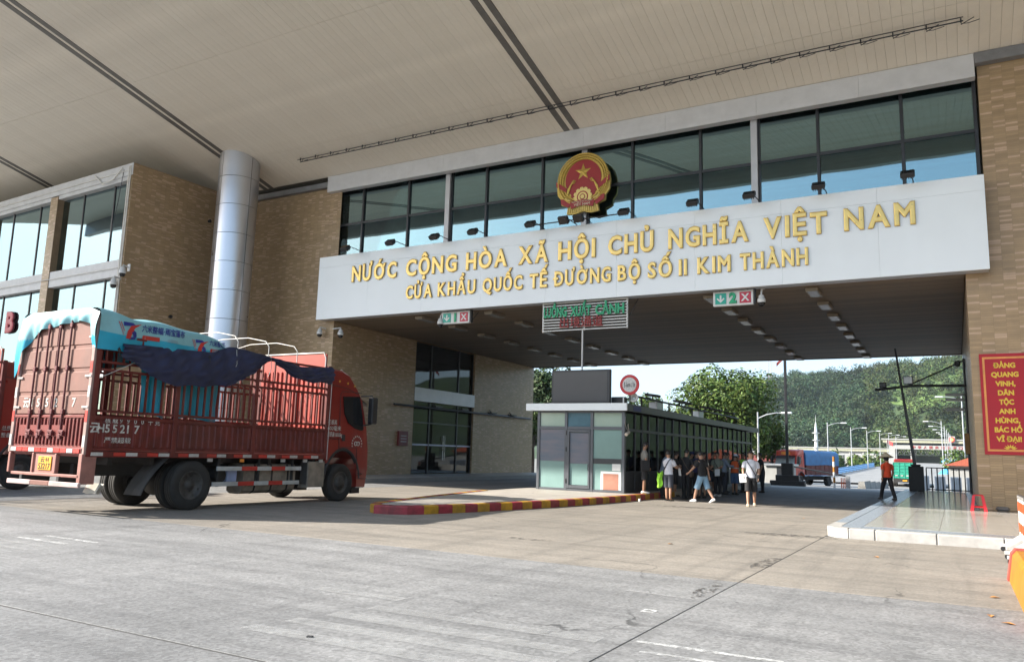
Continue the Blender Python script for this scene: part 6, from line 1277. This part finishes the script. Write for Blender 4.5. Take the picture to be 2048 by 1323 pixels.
# ================================================================ beyond the gate
def far_truck(loc, rz, lab, cabm, boxm, tarpm, kind):
    T = thing('far_truck', lab, 'truck', loc, rz)
    if kind == 'blue':
        make_cab(T, cabm, deco=False)
        for x in (-1.05,1.05): wheel(T, x, 2.0, .5, .5, 1 if x > 0 else -1); wheel(T, x, 7.7, .52, .3, 1 if x > 0 else -1, True)
        MB().box(-.5,.5,.2,8,.6,1.0).build('chassis', m_cha, T, world=False)
        b = MB().bbox(-1.28,1.28,.0,6.8,1.1,2.2,.02)
        for k in range(8): b.box(-1.31,1.31,.1+.94*k,.18+.94*k,1.1,2.2)
        b.box(-1.31,1.31,0,6.8,1.62,1.70); b.build('load_bed', boxm, T, world=False)
        def f(u, v):
            a = math.pi*v; y = lerp(-.05, 6.9, u); z = 2.15+1.5*math.sin(a)**.35+.04*math.sin(7*u+5*v); x = 1.33*math.copysign(abs(math.cos(a))**.35, math.cos(a)); return (x, y, z)
        c = MB().surf(lambda u, v: f(u, v), 24, 22); c.add([f(1, j/22) for j in range(23)], [tuple(range(23))]); c.add([f(0, j/22) for j in range(23)], [tuple(range(22,-1,-1))]); c.build('tarpaulin_cover', tarpm, T, world=False)
        MB().bbox(-1.1,1.1,8.2,8.45,3.05,3.55,.04).build('roof_sign', cabm, T, world=False); MB().box(-.5,.5,8.452,8.46,3.15,3.42).build('roof_lamp', m_org, T, world=False)
        MB().bbox(-1.12,1.12,8.81,8.84,.42,2.02,.02).build('front_panel', cabm, T, world=False); MB().add([(-1.1,8.745,2.12),(1.1,8.745,2.12),(1.03,8.53,2.9),(-1.03,8.53,2.9)], [(3,2,1,0)]).build('windscreen', mat('glint_windscreen', (.30,.36,.40), .12), T, world=False)  # pale sheet paints the bright reflection onto the windscreen
        for k in range(5): MB().bbox(-1.1,1.1,8.82,8.87,.5+.27*k,.58+.27*k,.01).build('grille_bar', m_wht if k % 2 else m_steel, T, world=False)
    else:
        for x in (-1.05,1.05): wheel(T, x, 1.8, .5, .5, 1 if x > 0 else -1)
        MB().box(-.5,.5,.1,8,.6,1.0).box(-1.2,1.2,.0,.15,.55,1.0).build('chassis', m_cha, T, world=False)
        b = MB().bbox(-1.25,1.25,.02,7.4,1.0,2.95,.02)
        for k in range(6): b.bbox(-1.27,1.27,-.02,.03,1.05+.37*k,1.10+.37*k,.01)
        for k in range(5): b.bbox(-1.26+.61*k,-1.18+.61*k,-.03,.02,1.0,2.95,.01)
        b.build('load_bed', boxm, T, world=False); MB().bbox(-1.2,1.2,7.5,9.0,.6,3.4,.15).build('cab', cabm, T, world=False)
        for x in (-.9,-.3,.3,.9): MB().box(x-.14,x+.14,-.035,-.028,1.3,1.42).build('lettering', m_wpaint, T, world=False)
        MB().box(-.25,.25,-.05,-.03,.7,.85).build('number_plate', m_plate, T, world=False)
m_bt = mat('blue_tarp', (.03,.15,.34), .5, var=.15, scale=2)
far_truck((-12.4,93.0,-1.0), rad(180-20), 'red cab truck with a blue tarpaulin cover driving toward the gate', mat('cab_scarlet', (.50,.05,.03), .3, coat=.4), m_tred, m_bt, 'blue')
far_truck((-5.6,108,-1.22), rad(3), 'green panelled truck seen from behind, driving onto the bridge', m_tred2, mat('truck_green', (.03,.30,.20), .5, var=.15), None, 'green')
# bridge deck, railing and lamps
def bz(y): return pl([(100,-1.15),(118,-.95),(142,-.75),(180,-.15),(230,.7),(285,1.6),(330,2.3)], y)
bd = MB(); yy = list(range(112, 332, 10)); bd.add([(x, y, bz(y)) for y in yy for x in (-18.6,-1.0)], [(2*i,2*i+1,2*i+3,2*i+2) for i in range(len(yy)-1)])
bd.add([(x, y, bz(y)-d) for y in yy for x, d in ((-18.6,0),(-18.6,2.0))], [(2*i,2*i+1,2*i+3,2*i+2) for i in range(len(yy)-1)])
tag(bd.build('bridge_road', m_road), 'pale concrete bridge deck rising beyond the gate', kind='structure')
m_blr = mat('blue_rail_paint', (.10,.24,.46), .5, var=.1)
for k in range(18):
    y0 = 116+6*k; t = thing('bridge_railing', 'blue and white parapet railing along the bridge deck', 'railing', (-18.5, y0, bz(y0)), group='bridge railing spans')
    dz = bz(y0+6)-bz(y0)
    for zz in (.35,.7,1.05): MB().add([(a,b,zz+c+dz*b/6) for b in (0,5.95) for a, c in ((-.06,-.07),(.06,-.07),(.06,.07),(-.06,.07))], [(0,1,5,4),(1,2,6,5),(2,3,7,6),(3,0,4,7),(3,2,1,0),(4,5,6,7)]).build('rail', m_blr, t, world=False)
    for j in range(4): MB().box(-.09,.09,1.5*j,1.5*j+.15,dz*j/4,1.15+dz*j/4).build('post', m_blr, t, world=False)
    MB().box(-.12,.12,0,5.98,-.5,.16).build('kerb', m_wk, t, world=False)
m_lampw = mat('lamp_white', (.70,.72,.72), .35, .2)
def street_lamp(x, y, z, h, lab, s=1, two=True, grp='street lamps along the bridge'):
    t = thing('street_lamp', lab, 'street lamp', (x, y, z), group=grp)
    MB().cyl((0,0,0),(0,0,h),.11,.07,8).build('pole', m_steel, t, world=False)
    def arm(zz, L, s):
        MB().tube([(0,0,zz-.5),(s*L*.35,0,zz-.15),(s*L*.75,0,zz+.02),(s*L,0,zz)], .045, 6).build('arm', m_steel, t, world=False); MB().bbox(min(s*(L-.1),s*(L+.85)),max(s*(L-.1),s*(L+.85)),-.16,.16,zz-.07,zz+.1,.05).build('lamp_head', m_lampw, t, world=False)
    arm(h-.1, 2.2, s)
    if two: arm(h*.38, 1.6, -s)
for j, (x, y, z) in enumerate([(-18.7,142,-.9),(-18.7,176,-.3),(-18.1,203,.1),(-17.6,232,.6),(-17.3,260,1.1),(-16.9,286,1.5)]): street_lamp(x, y, z, 9.0, 'white street lamp with two arms on the railing side of the bridge')
for j, (x, y, z) in enumerate([(-2.2,170,.2),(-2.0,196,.4),(-1.8,222,.7),(-1.6,250,1.0),(-1.4,275,1.4),(-1.3,300,1.8)]): street_lamp(x, y, z, 9.6, 'white street lamp on the truck side of the bridge', -1, False, 'street lamps on the far bridge side')
street_lamp(-15.9,75,-.7,6.6, 'white street lamp rising behind the end of the booth', 1, False, 'single lamp'); street_lamp(.95,118,-1,11.5, 'tall white street lamp reaching in beside the pillar', -1, False, 'single lamp by pillar')
# white communications mast, lattice mast
t = thing('white_mast', 'white slender communications mast with ring platforms beyond the bridge', 'mast', (-43.4,300,-1.2)); MB().cyl((0,0,0),(0,0,13),.75,.55,10).cyl((0,0,13),(0,0,16.5),.55,.2,10).cyl((0,0,16.5),(0,0,19.3),.08,.03,6).build('pole', m_lampw, t, world=False)
for z in (5.5,7.6,10.2,12.8): MB().cyl((0,0,z),(0,0,z+.25),1.3,n=12).build('platform', m_steel, t, world=False)
t = thing('lattice_mast', 'thin lattice radio mast on the ridge', 'mast', (-129.5,660,58)); mb = MB()
for sx, sy in ((-1,-1),(1,-1),(1,1),(-1,1)): mb.tube([(sx*1.5,sy*1.5,0),(sx*.6,sy*.6,34)], .16, 4)
for k in range(14):
    a, b = 1.5-.9*k/14, 1.5-.9*(k+1)/14; z0, z1 = 34*k/14, 34*(k+1)/14
    mb.tube([(-a,-a,z0),(b,-b,z1)], .1, 4).tube([(a,-a,z0),(-b,-b,z1)], .1, 4)
mb.build('lattice', mat('mast_grey', (.35,.3,.32), .6), t, world=False)
# far border hall with red lettering
hall = thing('far_border_hall', 'long pale border hall with red lettering across the bridge', 'building', (-10,332,-1.2)); m_hw = mat('hall_white', (.33,.33,.315), .6, var=.05); m_hy = mat('hall_cream_band', (.34,.335,.24), .6)
def hb(*a, name='wall', m=None): return MB().box(*a).build(name, m or m_hw, hall)
hb(-90,-22,333,345,-1.2,6.0); hb(-90.5,-21.5,332.2,346,6.0,7.0, name='roof', m=m_hy); hb(-90.6,-21.4,332.0,346,7.0,7.35, name='roof_edge')
for k in range(14):
    x = -88+4.8*k; hb(x,x+2.0,332.9,333.02,1.0,4.6, name='window', m=m_in); hb(x+.45,x+.55,332.85,332.9,1.0,4.6,name='window_bar'); hb(x+1.4,x+1.5,332.85,332.9,1.0,4.6,name='window_bar'); hb(x-1.1,x-.6,332.6,333,-1.2,6.0, name='pilaster')
hb(-22,-20,331,350,-1.2,9.6, name='pier'); hb(-14.9,-13.6,331,350,-1.2,7.6, name='pier'); hb(4,6,331,350,-1.2,9.6, name='pier'); hb(-24,16,330,352,9.5,10.6, name='roof', m=m_hy); hb(-24.5,16.5,329.7,352,10.6,11.0, name='roof_edge'); hb(-20,14,330.5,331.5,7.15,8.65, name='name_panel'); hb(-20,14,331.6,332,8.65,9.5, name='painted_shade_gap', m=m_dark)  # dark strip below the roof band stands in for shade
for k in range(18): MB().tube([(-19+1.9*k,331,5.2),(-18+1.9*k,331,7.2),(-17.1+1.9*k,331,5.2)], .12, 4).build('truss_bar', m_dark, hall)
hb(-20,14,330.9,331.1,5.0,5.25,name='truss_chord',m=m_dark); hb(-20,14,345,346,1.5,5.0,name='back_wall',m=mat('hall_dim', (.2,.22,.2), .8))
for k, c in enumerate('中华人民共和国河口口岸'): text_mb(c, .8, frame((-14.3+1.9*k,330.48,7.5), (1,0,0), (0,0,1)), .01, .1, width=1.15).build('lettering', mat('hall_red', (.36,.03,.03), .5), hall)
t = thing('emblem_board', 'small red emblem plate on the hall roofline', 'emblem', (-1.2,329.5,9.9)); MB().cyl((0,0,1.0),(0,-.3,1.0),1.0,n=20).build('disc', mat('hall_red2', (.5,.05,.03), .5), t, world=False); MB().cyl((0,-.3,1.0),(0,-.4,1.0),.6,n=20).build('boss', m_eg2, t, world=False); MB().box(-1.1,1.1,.0,.2,-.2,2.2).build('plate', m_hw, t, world=False)
t = thing('red_flag', 'small red flag on a pole before the far hall', 'flag', (-20.5,300,1.5)); MB().cyl((0,0,0),(0,0,8.5),.08,n=6).build('pole', m_steel, t, world=False); MB().surf(lambda u, v: (1.8*u,.2*math.sin(5*u),8.2-1.3*v-.9*u), 8, 3).surf(lambda u, v: (1.8*(1-u),.03+.2*math.sin(5*(1-u)),8.2-1.3*v-.9*(1-u)), 8, 3).build('cloth', MATS['hall_red'], t, world=False)
# houses: red roofed hut behind the booth and kiosk by the pillar
def hut(x, y, z, w, d, h, rh, lab, wallm, roofm):
    t = thing('hut', lab, 'hut', (x, y, z)); MB().box(-w/2,w/2,-d/2,d/2,0,h).build('wall', wallm, t, world=False)
    r = MB().prism([(-w/2-.4,h),(w/2+.4,h),(0,h+rh)], 'y', -d/2-.4, d/2+.4).build('roof', roofm, t, world=False)
    for k in range(8): MB().box(lerp(-w/2,w/2,k/7)-.0,lerp(-w/2,w/2,k/7)+.05,-d/2-.41,-d/2-.4,h-.05,h+.02).build('eave_tile', roofm, r, world=False)
    MB().box(-.5,.5,-d/2-.02,-d/2,.9,1.9).build('window', m_in, t, world=False); return t
m_rt = mat('red_roof_tile', (.36,.09,.05), .7, var=.15, streak=(6,1,1), scale=3)
hut(-19.3,100,-1.2,5.0,5,2.6,1.7, 'small hut with dark red tiled roof behind the booth', m_hw, mat('maroon_roof', (.20,.05,.045), .6, var=.15)); hut(1.6,88,-1.0,4.6,4,2.5,1.0, 'white kiosk with orange red tiled roof behind the railing', m_hw, m_rt)
t = thing('gate_kiosk', 'white roadside kiosk with dark opening beside the blue tarped truck', 'kiosk', (-12.2,66,-.45)); MB().box(-1.0,.9,-1,1,0,1.55).build('wall', m_hw, t, world=False); MB().bbox(-1.2,1.1,-1.2,1.2,1.55,1.7,.02).build('roof', m_steel, t, world=False); MB().box(-.2,.7,-1.02,-1.0,.1,1.45).build('opening', m_dark, t, world=False)
# metal fence and parasols near the kiosk
for k in range(6):
    o_ = MB().bbox(-.6,.6,-.03,.03,0,1.3,.02)
    for j in range(6): o_.bbox(-.56+.2*j,-.46+.2*j,-.06,-.03,.05,1.25,.01)
    o_ = o_.build('fence_panel', mat('grey_fence', (.33,.36,.40), .5, .3)); o_.location = (-2.6+1.22*k, 78+1.3*k, gz(78+1.3*k)); o_.rotation_euler = (0,0,.75); tag(o_, 'grey ribbed metal fence panel behind the pavement railing', 'fence panel', 'fence panels behind the railing')
t = thing('ticket_post', 'grey ticket post standing before the metal fence', 'post', (-2.55,60,-.3)); MB().bbox(-.2,.2,-.15,.15,0,1.3,.04).build('body', m_steel, t, world=False); MB().box(-.12,.12,-.16,-.15,.85,1.1).build('screen', m_lens, t, world=False)
for j, (x, y) in enumerate(((-.6,100),(-2.2,230),(.2,235))):
    t = thing('parasol', ['round blue parasol behind the metal fence','pale blue parasol far along the bridge','small cyan parasol under the far hall'][j], 'parasol', (x, y, gz(y) if y < 150 else bz(y))); MB().cyl((0,0,0),(0,0,2.2),.04,n=6).build('pole', m_steel, t, world=False); MB().lathe([(1.3,1.7),(.9,2.1),(.4,2.35),(.02,2.45)], 16).build('canopy', mat('parasol_blue', (.06,.35,.62), .6), t, world=False)
# ================================================================ vegetation and hill
def leaf_mat(name, c, c2):
    m = mat(name, c, .6, var=.2, scale=.35, tint=True, spec=.25, col2=c2); return m
m_lf = leaf_mat('broad_leaf', (0.078,0.125,0.022), (0.042,0.078,0.016)); m_lfd = leaf_mat('hill_leaf', (0.040,0.072,0.017), (0.019,0.040,0.013)); m_bark = mat('bark', (.10,.075,.055), .9, var=.3, scale=5, bump=.02, bscale=10)
def leaf_cloud(cs, rs, n, size, rng, up=.45, flat=1.0):
    """n leaf quads spread over the outer part of the blobs (centres cs, radii rs)"""
    cs = np.asarray(cs); rs = np.asarray(rs); w = rs**2; idx = rng.choice(len(cs), n, p=w/w.sum())
    d = rng.normal(size=(n, 3)); d /= np.linalg.norm(d, axis=1, keepdims=True); rr = rng.uniform(.55, 1.05, n)**.6
    P = cs[idx]+d*(rs[idx]*rr)[:, None]*np.array([1, 1, flat])
    N = d+rng.normal(size=(n, 3))*.55; N[:, 2] += up; N /= np.linalg.norm(N, axis=1, keepdims=True)
    A = np.cross(N, rng.normal(size=(n, 3))); A /= np.linalg.norm(A, axis=1, keepdims=True); B = np.cross(N, A)
    s = size*rng.uniform(.6, 1.4, n)[:, None]; A *= s; B *= s*.55
    V = np.stack([P-A, P-B*.9+A*.1, P+A, P+B*.9-A*.1], 1).reshape(-1, 3); Q = np.arange(4*n).reshape(-1, 4)
    t = rng.uniform(.7, 1.35, n)*np.where(rng.random(n) < .12, 1.35, 1.0); C = np.ones((n, 4)); C[:, :3] = t[:, None]; C[:, 0] *= rng.uniform(.85, 1.3, n)
    return V, Q, np.repeat(C, 4, 0)
def tree(x, y, z, trunk_h, cw, chh, lab, n=7000, size=.20, seed=1, grp=None, m=None, nb=34):
    rng = np.random.default_rng(seed); t = thing('tree', lab, 'tree', (x, y, z), group=grp)
    cs = []; rs = []
    for i in range(nb):
        a = rng.uniform(0, 2*math.pi); r = math.sqrt(rng.random())*cw*.40; h = rng.uniform(-.42, .42)*chh
        k = math.sqrt(max(.1, 1-(h/(chh*.55))**2)); cs.append((r*math.cos(a)*k, r*math.sin(a)*k, trunk_h+chh*.5+h)); rs.append(rng.uniform(.10, .19)*cw)
    tm = MB(); tm.tube([(0,0,-.2),(.05,.02,trunk_h*.5),(0,.05,trunk_h),(.1,0,trunk_h+chh*.4)], [.28*cw/9,.22*cw/9,.17*cw/9,.07*cw/9], 8)
    for c in cs[::3]: tm.tube([(0,.03,trunk_h*rng.uniform(.7,1.05)), (c[0]*.5, c[1]*.5, lerp(trunk_h, c[2], .45)), c], [.09*cw/9,.06*cw/9,.02*cw/9], 5)
    tm.build('trunk', m_bark, t, world=False)
    V, Q, C = leaf_cloud(cs, rs, n, size, rng); me = fast_mesh('crown', V, Q, m or m_lf, C); inst('crown', me, t); return t
tree(-20.6,82,-.8,3.2,11.2,9.0, 'broad leafy tree towering over the end of the booth', 16000, .19, 3, nb=60)
tree(-35.2,72,-.6,3.0,7.5,8.0, 'dense dark green tree at the corner of the inner wall', 6500, .22, 5, m=m_lfd)
tree(-42.0,80,-.6,3.0,8.0,9.0, 'dark green tree reflected beyond the inner wall', 4000, .28, 15, m=m_lfd)
tree(-33.8,92,-1.0,5.5,6.0,4.6, 'smaller tree peeping over the display screen', 3000, .2, 6)
tree(-27.5,104,-1.2,4.0,6.0,5.0, 'slim tree between the speed sign and the broad tree', 2500, .22, 7)
tree(-17.2,88,-1.0,2.0,4.0,4.4, 'low leafy tree under the broad crown by the lamp', 2500, .2, 8)
rt = tree(22,16,0,4,11,10, 'unseen leafy tree added beside the forecourt to block light', 5000, .34, 31, 'unseen light-blocking trees beside the forecourt', nb=40)  # row of trees added out of view to block low side light
for x, y in ((24,4),(21,-8),(25,-20),(20,-33),(30,10),(31,-14)):
    c_ = copy_tree(rt); c_.location = (x, y, 0); c_.rotation_euler = (0,0,x*y)
lt = tree(-46,66,-.4,3,10,10, 'unseen leafy tree added behind the gate block to block light', 5000, .32, 33, 'unseen light-blocking trees behind the gate', m=m_lfd, nb=40)  # hidden trees added to cut light coming in from the back
for x, y in ((-56,74),(-50,90),(-62,62)):
    c_ = copy_tree(lt); c_.location = (x, y, -.8); c_.rotation_euler = (0,0,x+y)
def bush(x, y, z, w, h, lab, seed, grp, n=500, size=.35, m=None):
    rng = np.random.default_rng(seed); t = thing('bush', lab, 'bush', (x, y, z), group=grp)
    cs = [(rng.uniform(-.35,.35)*w, rng.uniform(-.3,.3)*w, rng.uniform(.3,.7)*h) for _ in range(8)]; rs = [rng.uniform(.2,.32)*min(w, h*1.4) for _ in range(8)]
    MB().tube([(0,0,0),(.05*w,0,h*.35),(0,.05*w,h*.65)], [.06*w*.4,.05*w*.4,.02*w*.4], 5).build('stem', m_bark, t, world=False)
    V, Q, C = leaf_cloud(cs, rs, n, size, rng); inst('foliage', fast_mesh('foliage', V, Q, m or m_lf, C), t)
bush(1.4,95,-1.0,5.0,4.4, 'bright green bush behind the kiosk roof', 11, None, 1400, .18)
for k in range(13): bush(-52+2.7*k, 238+4*math.sin(k*2.1), -1.5, 6.5, 5.6+1.5*math.sin(k*1.7), 'leafy shrub growing below the bridge railing', 20+k, 'shrubs before the far hall', 420, .5)
# hill with forest
RID = [(-700,8),(-420,12),(-300,20),(-231,30),(-198,46),(-160,66),(-140,71),(-128,70.5),(-119,74.5),(-104,75.5),(-80,75.3),(-61,78),(-44,79.6),(-21,81),(-10,85),(4.6,86),(20,92),(90,104),(250,96),(700,60)]
def hz(x, y):
    r = pl(RID, x)-5.0; t = min(1, max(0, (y-400)/300)); s = t*t*(3-2*t)*.55+t*.45
    g_ = .05*math.sin(x*.06+y*.015)+.04*math.sin(x*.13+1.3-y*.02)+.03*math.sin(y*.05+x*.02)
    e = 1 if y <= 705 else max(.2, 1-(y-705)/260)
    return -1.6+(r+1.6)*min(1.0, max(0, s+g_*4*t*(1-t)))*e
nx_, ny_ = 150, 70; xs = np.linspace(-690, 690, nx_+1); ys = np.linspace(395, 880, ny_+1)
m_hill = mat('hill_grass', (0.036,0.062,0.018), .9, var=.25, scale=.05, col2=(0.024,0.045,0.014))
hl = MB(); hl.add([(x, y, hz(x, y)-.3) for y in ys for x in xs], [(j*(nx_+1)+i, j*(nx_+1)+i+1, (j+1)*(nx_+1)+i+1, (j+1)*(nx_+1)+i) for j in range(ny_) for i in range(nx_)], 0, True)
hill = tag(hl.build('hill', m_hill), 'wooded hill rising behind the far hall', kind='structure')
rng = np.random.default_rng(42); VV = []; QQ = []; CC = []; off = 0
cand = []
while len(cand) < 5200:
    y = rng.uniform(400, 722); x0 = -250*y/700; x = rng.uniform(x0-25, 40*y/700+8)
    u = (x/y)
    patch = abs(u-(-.030)) < .034 and 520 < y < 610                       # open grassy slope
    cut = abs(u-(-.118)) < .010 and 425 < y < 450                          # bare earth cut
    if cut or (patch and rng.random() < .8): continue
    cand.append((x, y))
for (x, y) in cand:
    s = rng.uniform(2.4, 4.0)*(1.6 if rng.random() < .18 else 1.0); z = hz(x, y); h = s*rng.uniform(1.0, 1.5); k = 3
    cs = [(x+rng.uniform(-.4,.4)*s, y+rng.uniform(-.4,.4)*s, z+h*rng.uniform(.4,1.0)) for _ in range(k)]; n = 85 if s < 4.2 else 170
    V, Q, C = leaf_cloud(cs, [s*.62]*k, n, .62, rng, .5); lf = .95+.28*math.sin(x*.05+1.7*math.sin(y*.021))+.22*math.sin(y*.045+x*.03); t = rng.uniform(.7, 1.25)*max(.5, lf)*(1.25 if x/y > -.09 else .95); C[:, :3] *= t; C[:, 0] *= rng.uniform(.8, 1.3)*(1.1 if x/y > -.09 else .9); C[:, 2] *= 1.0 if x/y > -.09 else 1.5; VV.append(V); QQ.append(Q+off); CC.append(C); off += len(V)  # tint paints hill shading, with the shadow side at left darker and bluer
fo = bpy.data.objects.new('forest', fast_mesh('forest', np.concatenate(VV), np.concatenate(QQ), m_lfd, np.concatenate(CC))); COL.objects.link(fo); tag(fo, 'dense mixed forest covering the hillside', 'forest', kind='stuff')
gp = MB(); NP = 24; gp.add([(u_*y, y, hz(u_*y, y)+.35) for y in np.linspace(515, 615, NP) for u_ in np.linspace(-.066+.02*math.sin(y*.05), .006, NP)], [(j*NP+i, j*NP+i+1, (j+1)*NP+i+1, (j+1)*NP+i) for j in range(NP-1) for i in range(NP-1)], 0, True); gp.build('grass_slope', mat('slope_grass', (0.11,0.17,0.035), .9, var=.3, scale=.12, col2=(0.06,0.11,0.025)), hill)
ec = MB(); ec.add([(x*1.0, y, hz(x, y)+.3) for y in np.linspace(424, 452, 5) for x in np.linspace(-.129*438, -.108*438, 5)], [(j*5+i, j*5+i+1, (j+1)*5+i+1, (j+1)*5+i) for j in range(4) for i in range(4)], 0, True); ec.build('earth_cut', mat('bare_earth', (.42,.24,.13), .9, var=.2, scale=.3), hill)
# haze: one closed box of thin even air around everything
m_hz = bpy.data.materials.new('thin_air'); m_hz.use_nodes = True; n_ = m_hz.node_tree; n_.nodes.remove(n_.nodes['Principled BSDF'])
pv = n_.nodes.new('ShaderNodeVolumePrincipled'); pv.inputs['Color'].default_value = (.80,.89,1.0,1); pv.inputs['Density'].default_value = 0.00009; pv.inputs['Anisotropy'].default_value = 0.2
n_.links.new(pv.outputs[0], n_.nodes['Material Output'].inputs['Volume'])
hzb = MB().box(-720,720,-420,910,-3.2,125).build('haze', m_hz); tag(hzb, 'thin pale blue haze in the air', kind='stuff')
